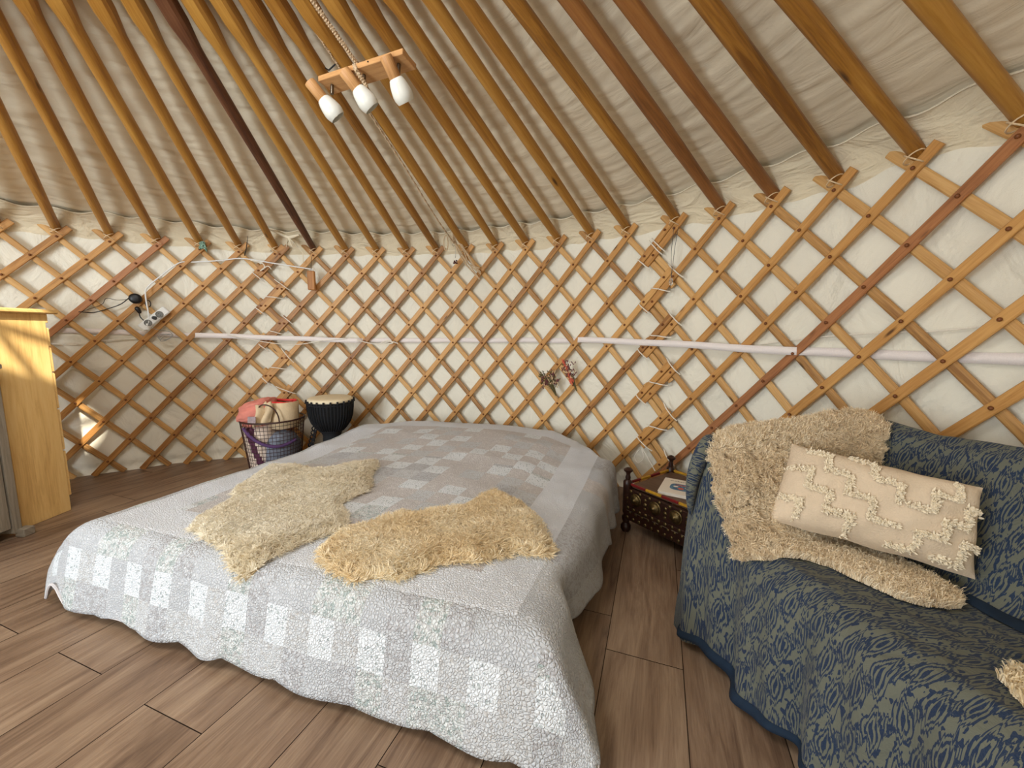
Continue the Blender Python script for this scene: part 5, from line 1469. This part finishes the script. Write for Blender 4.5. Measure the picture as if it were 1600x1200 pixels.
# crystal pendant
pd = thing('crystal_pendant', 'clear glass drop hanging on a doubled dark thread at the right seam', 'pendant', cyl(.855, 1.21, 2.55))
MB().tube([cyl(.850, 1.50, 2.57), cyl(.851, 1.38, 2.555), cyl(.855, 1.245, 2.55)], .0013, 5).tube([cyl(.860, 1.50, 2.57), cyl(.858, 1.40, 2.555), cyl(.855, 1.245, 2.55)], .0013, 5).build('thread', M['black'], pd)
MB().lathe([(.0005, .022), (.005, .018), (.011, .006), (.012, -.004), (.008, -.013), (.0005, -.019)], cyl(.855, 1.225, 2.55), 8, flatcap=False).build('glass_drop', M['crystal'], pd, smooth=False)
# small charm with dark red beads
ch = thing('bead_charm', 'small charm of dark red beads hanging by a wire below the rope pole', 'charm', cyl(.283, 1.5, 2.54))
q = MB(); q.tube(path([(.2835, 1.60, 2.52), (.2845, 1.56, 2.53), (.279, 1.548, 2.53), (.277, 1.562, 2.53), (.2835, 1.565, 2.53), (.2835, 1.50, 2.54), (.282, 1.47, 2.54)]), .0014, 5); q.build('wire_hook', M['steel'], ch)
q = MB()
for k, (dx, dz) in enumerate(((-.006, 0), (.008, .003), (.001, -.010), (-.010, -.012), (.010, -.012))): q.lathe([(.0003, -.007), (.005, -.004), (.007, 0), (.005, .004), (.0003, .007)], cyl(.2825, 1.448, 2.54) + Vector((dx, 0, dz)), 10, flatcap=False)
q.build('beads', M['bead'], ch)
# dried flowers
def bunch(base, tip, seed, label, kinds, spread, n=26):
    root = thing('dried_flowers', label, 'dried flowers', base, group='dried flower bunches on the lattice')
    rs = random.Random(seed); st = MB(); ax = (tip - base)
    heads = {k: MB() for k, _ in kinds}
    for i in range(n):
        d = Vector((rs.uniform(-1, 1) * spread, rs.uniform(-.4, .1) * spread, rs.uniform(-1, 1) * spread * .5)); f = rs.uniform(.55, 1.08)
        e = base + ax * f + d; m_ = base + ax * f * .5 + d * .25
        st.tube([base + d * .05 - ax * .1, m_, e], [.0014, .0012, .0009], 4)
        k = kinds[int(rs.random() * len(kinds))]; hb = heads[k[0]]
        for _ in range(k[1]):
            o = e + Vector((rs.uniform(-.012, .012), rs.uniform(-.008, .008), rs.uniform(-.02, .014))); dd = (ax.normalized() + Vector((rs.uniform(-1, 1), rs.uniform(-.6, .2), rs.uniform(-1, 1))) * .8).normalized()
            hb.tube([o, o + dd * .008, o + dd * .016], [.0022, .0038, .0008], 5)
    st.build('stems', M['dried_green'], root)
    for k, hb in heads.items():
        if hb.V: hb.build('flower_heads', M[k], root)
    return root
bunch(cyl(.577, .565, 2.555), cyl(.553, .685, 2.555), 4, 'dried bunch of plum and cream flowers on the lattice, lower left of the coral one', [('dried_plum', 5), ('dried_cream', 4), ('dried_green', 6)], .050, 40)
b2 = bunch(cyl(.633, .610, 2.562), cyl(.608, .755, 2.552), 5, 'dried bunch with a coral plume on the lattice, just below the strap', [('dried_plum', 3), ('dried_cream', 4)], .038, 24)
pl = MB(); rs = random.Random(6)
for i in range(150):
    t = rs.random(); c = cyl(.625, .640, 2.548).lerp(cyl(.598, .785, 2.545), t); w_ = .011 * (1 - .6 * t)
    o = c + Vector((rs.uniform(-w_, w_), rs.uniform(-.008, .004), rs.uniform(-.006, .006))); pl.tube([o, o + Vector((rs.uniform(-.006, .004), -.003, .012))], [.003, .0012], 5)
pl.build('coral_plume', M['dried_pink'], b2)
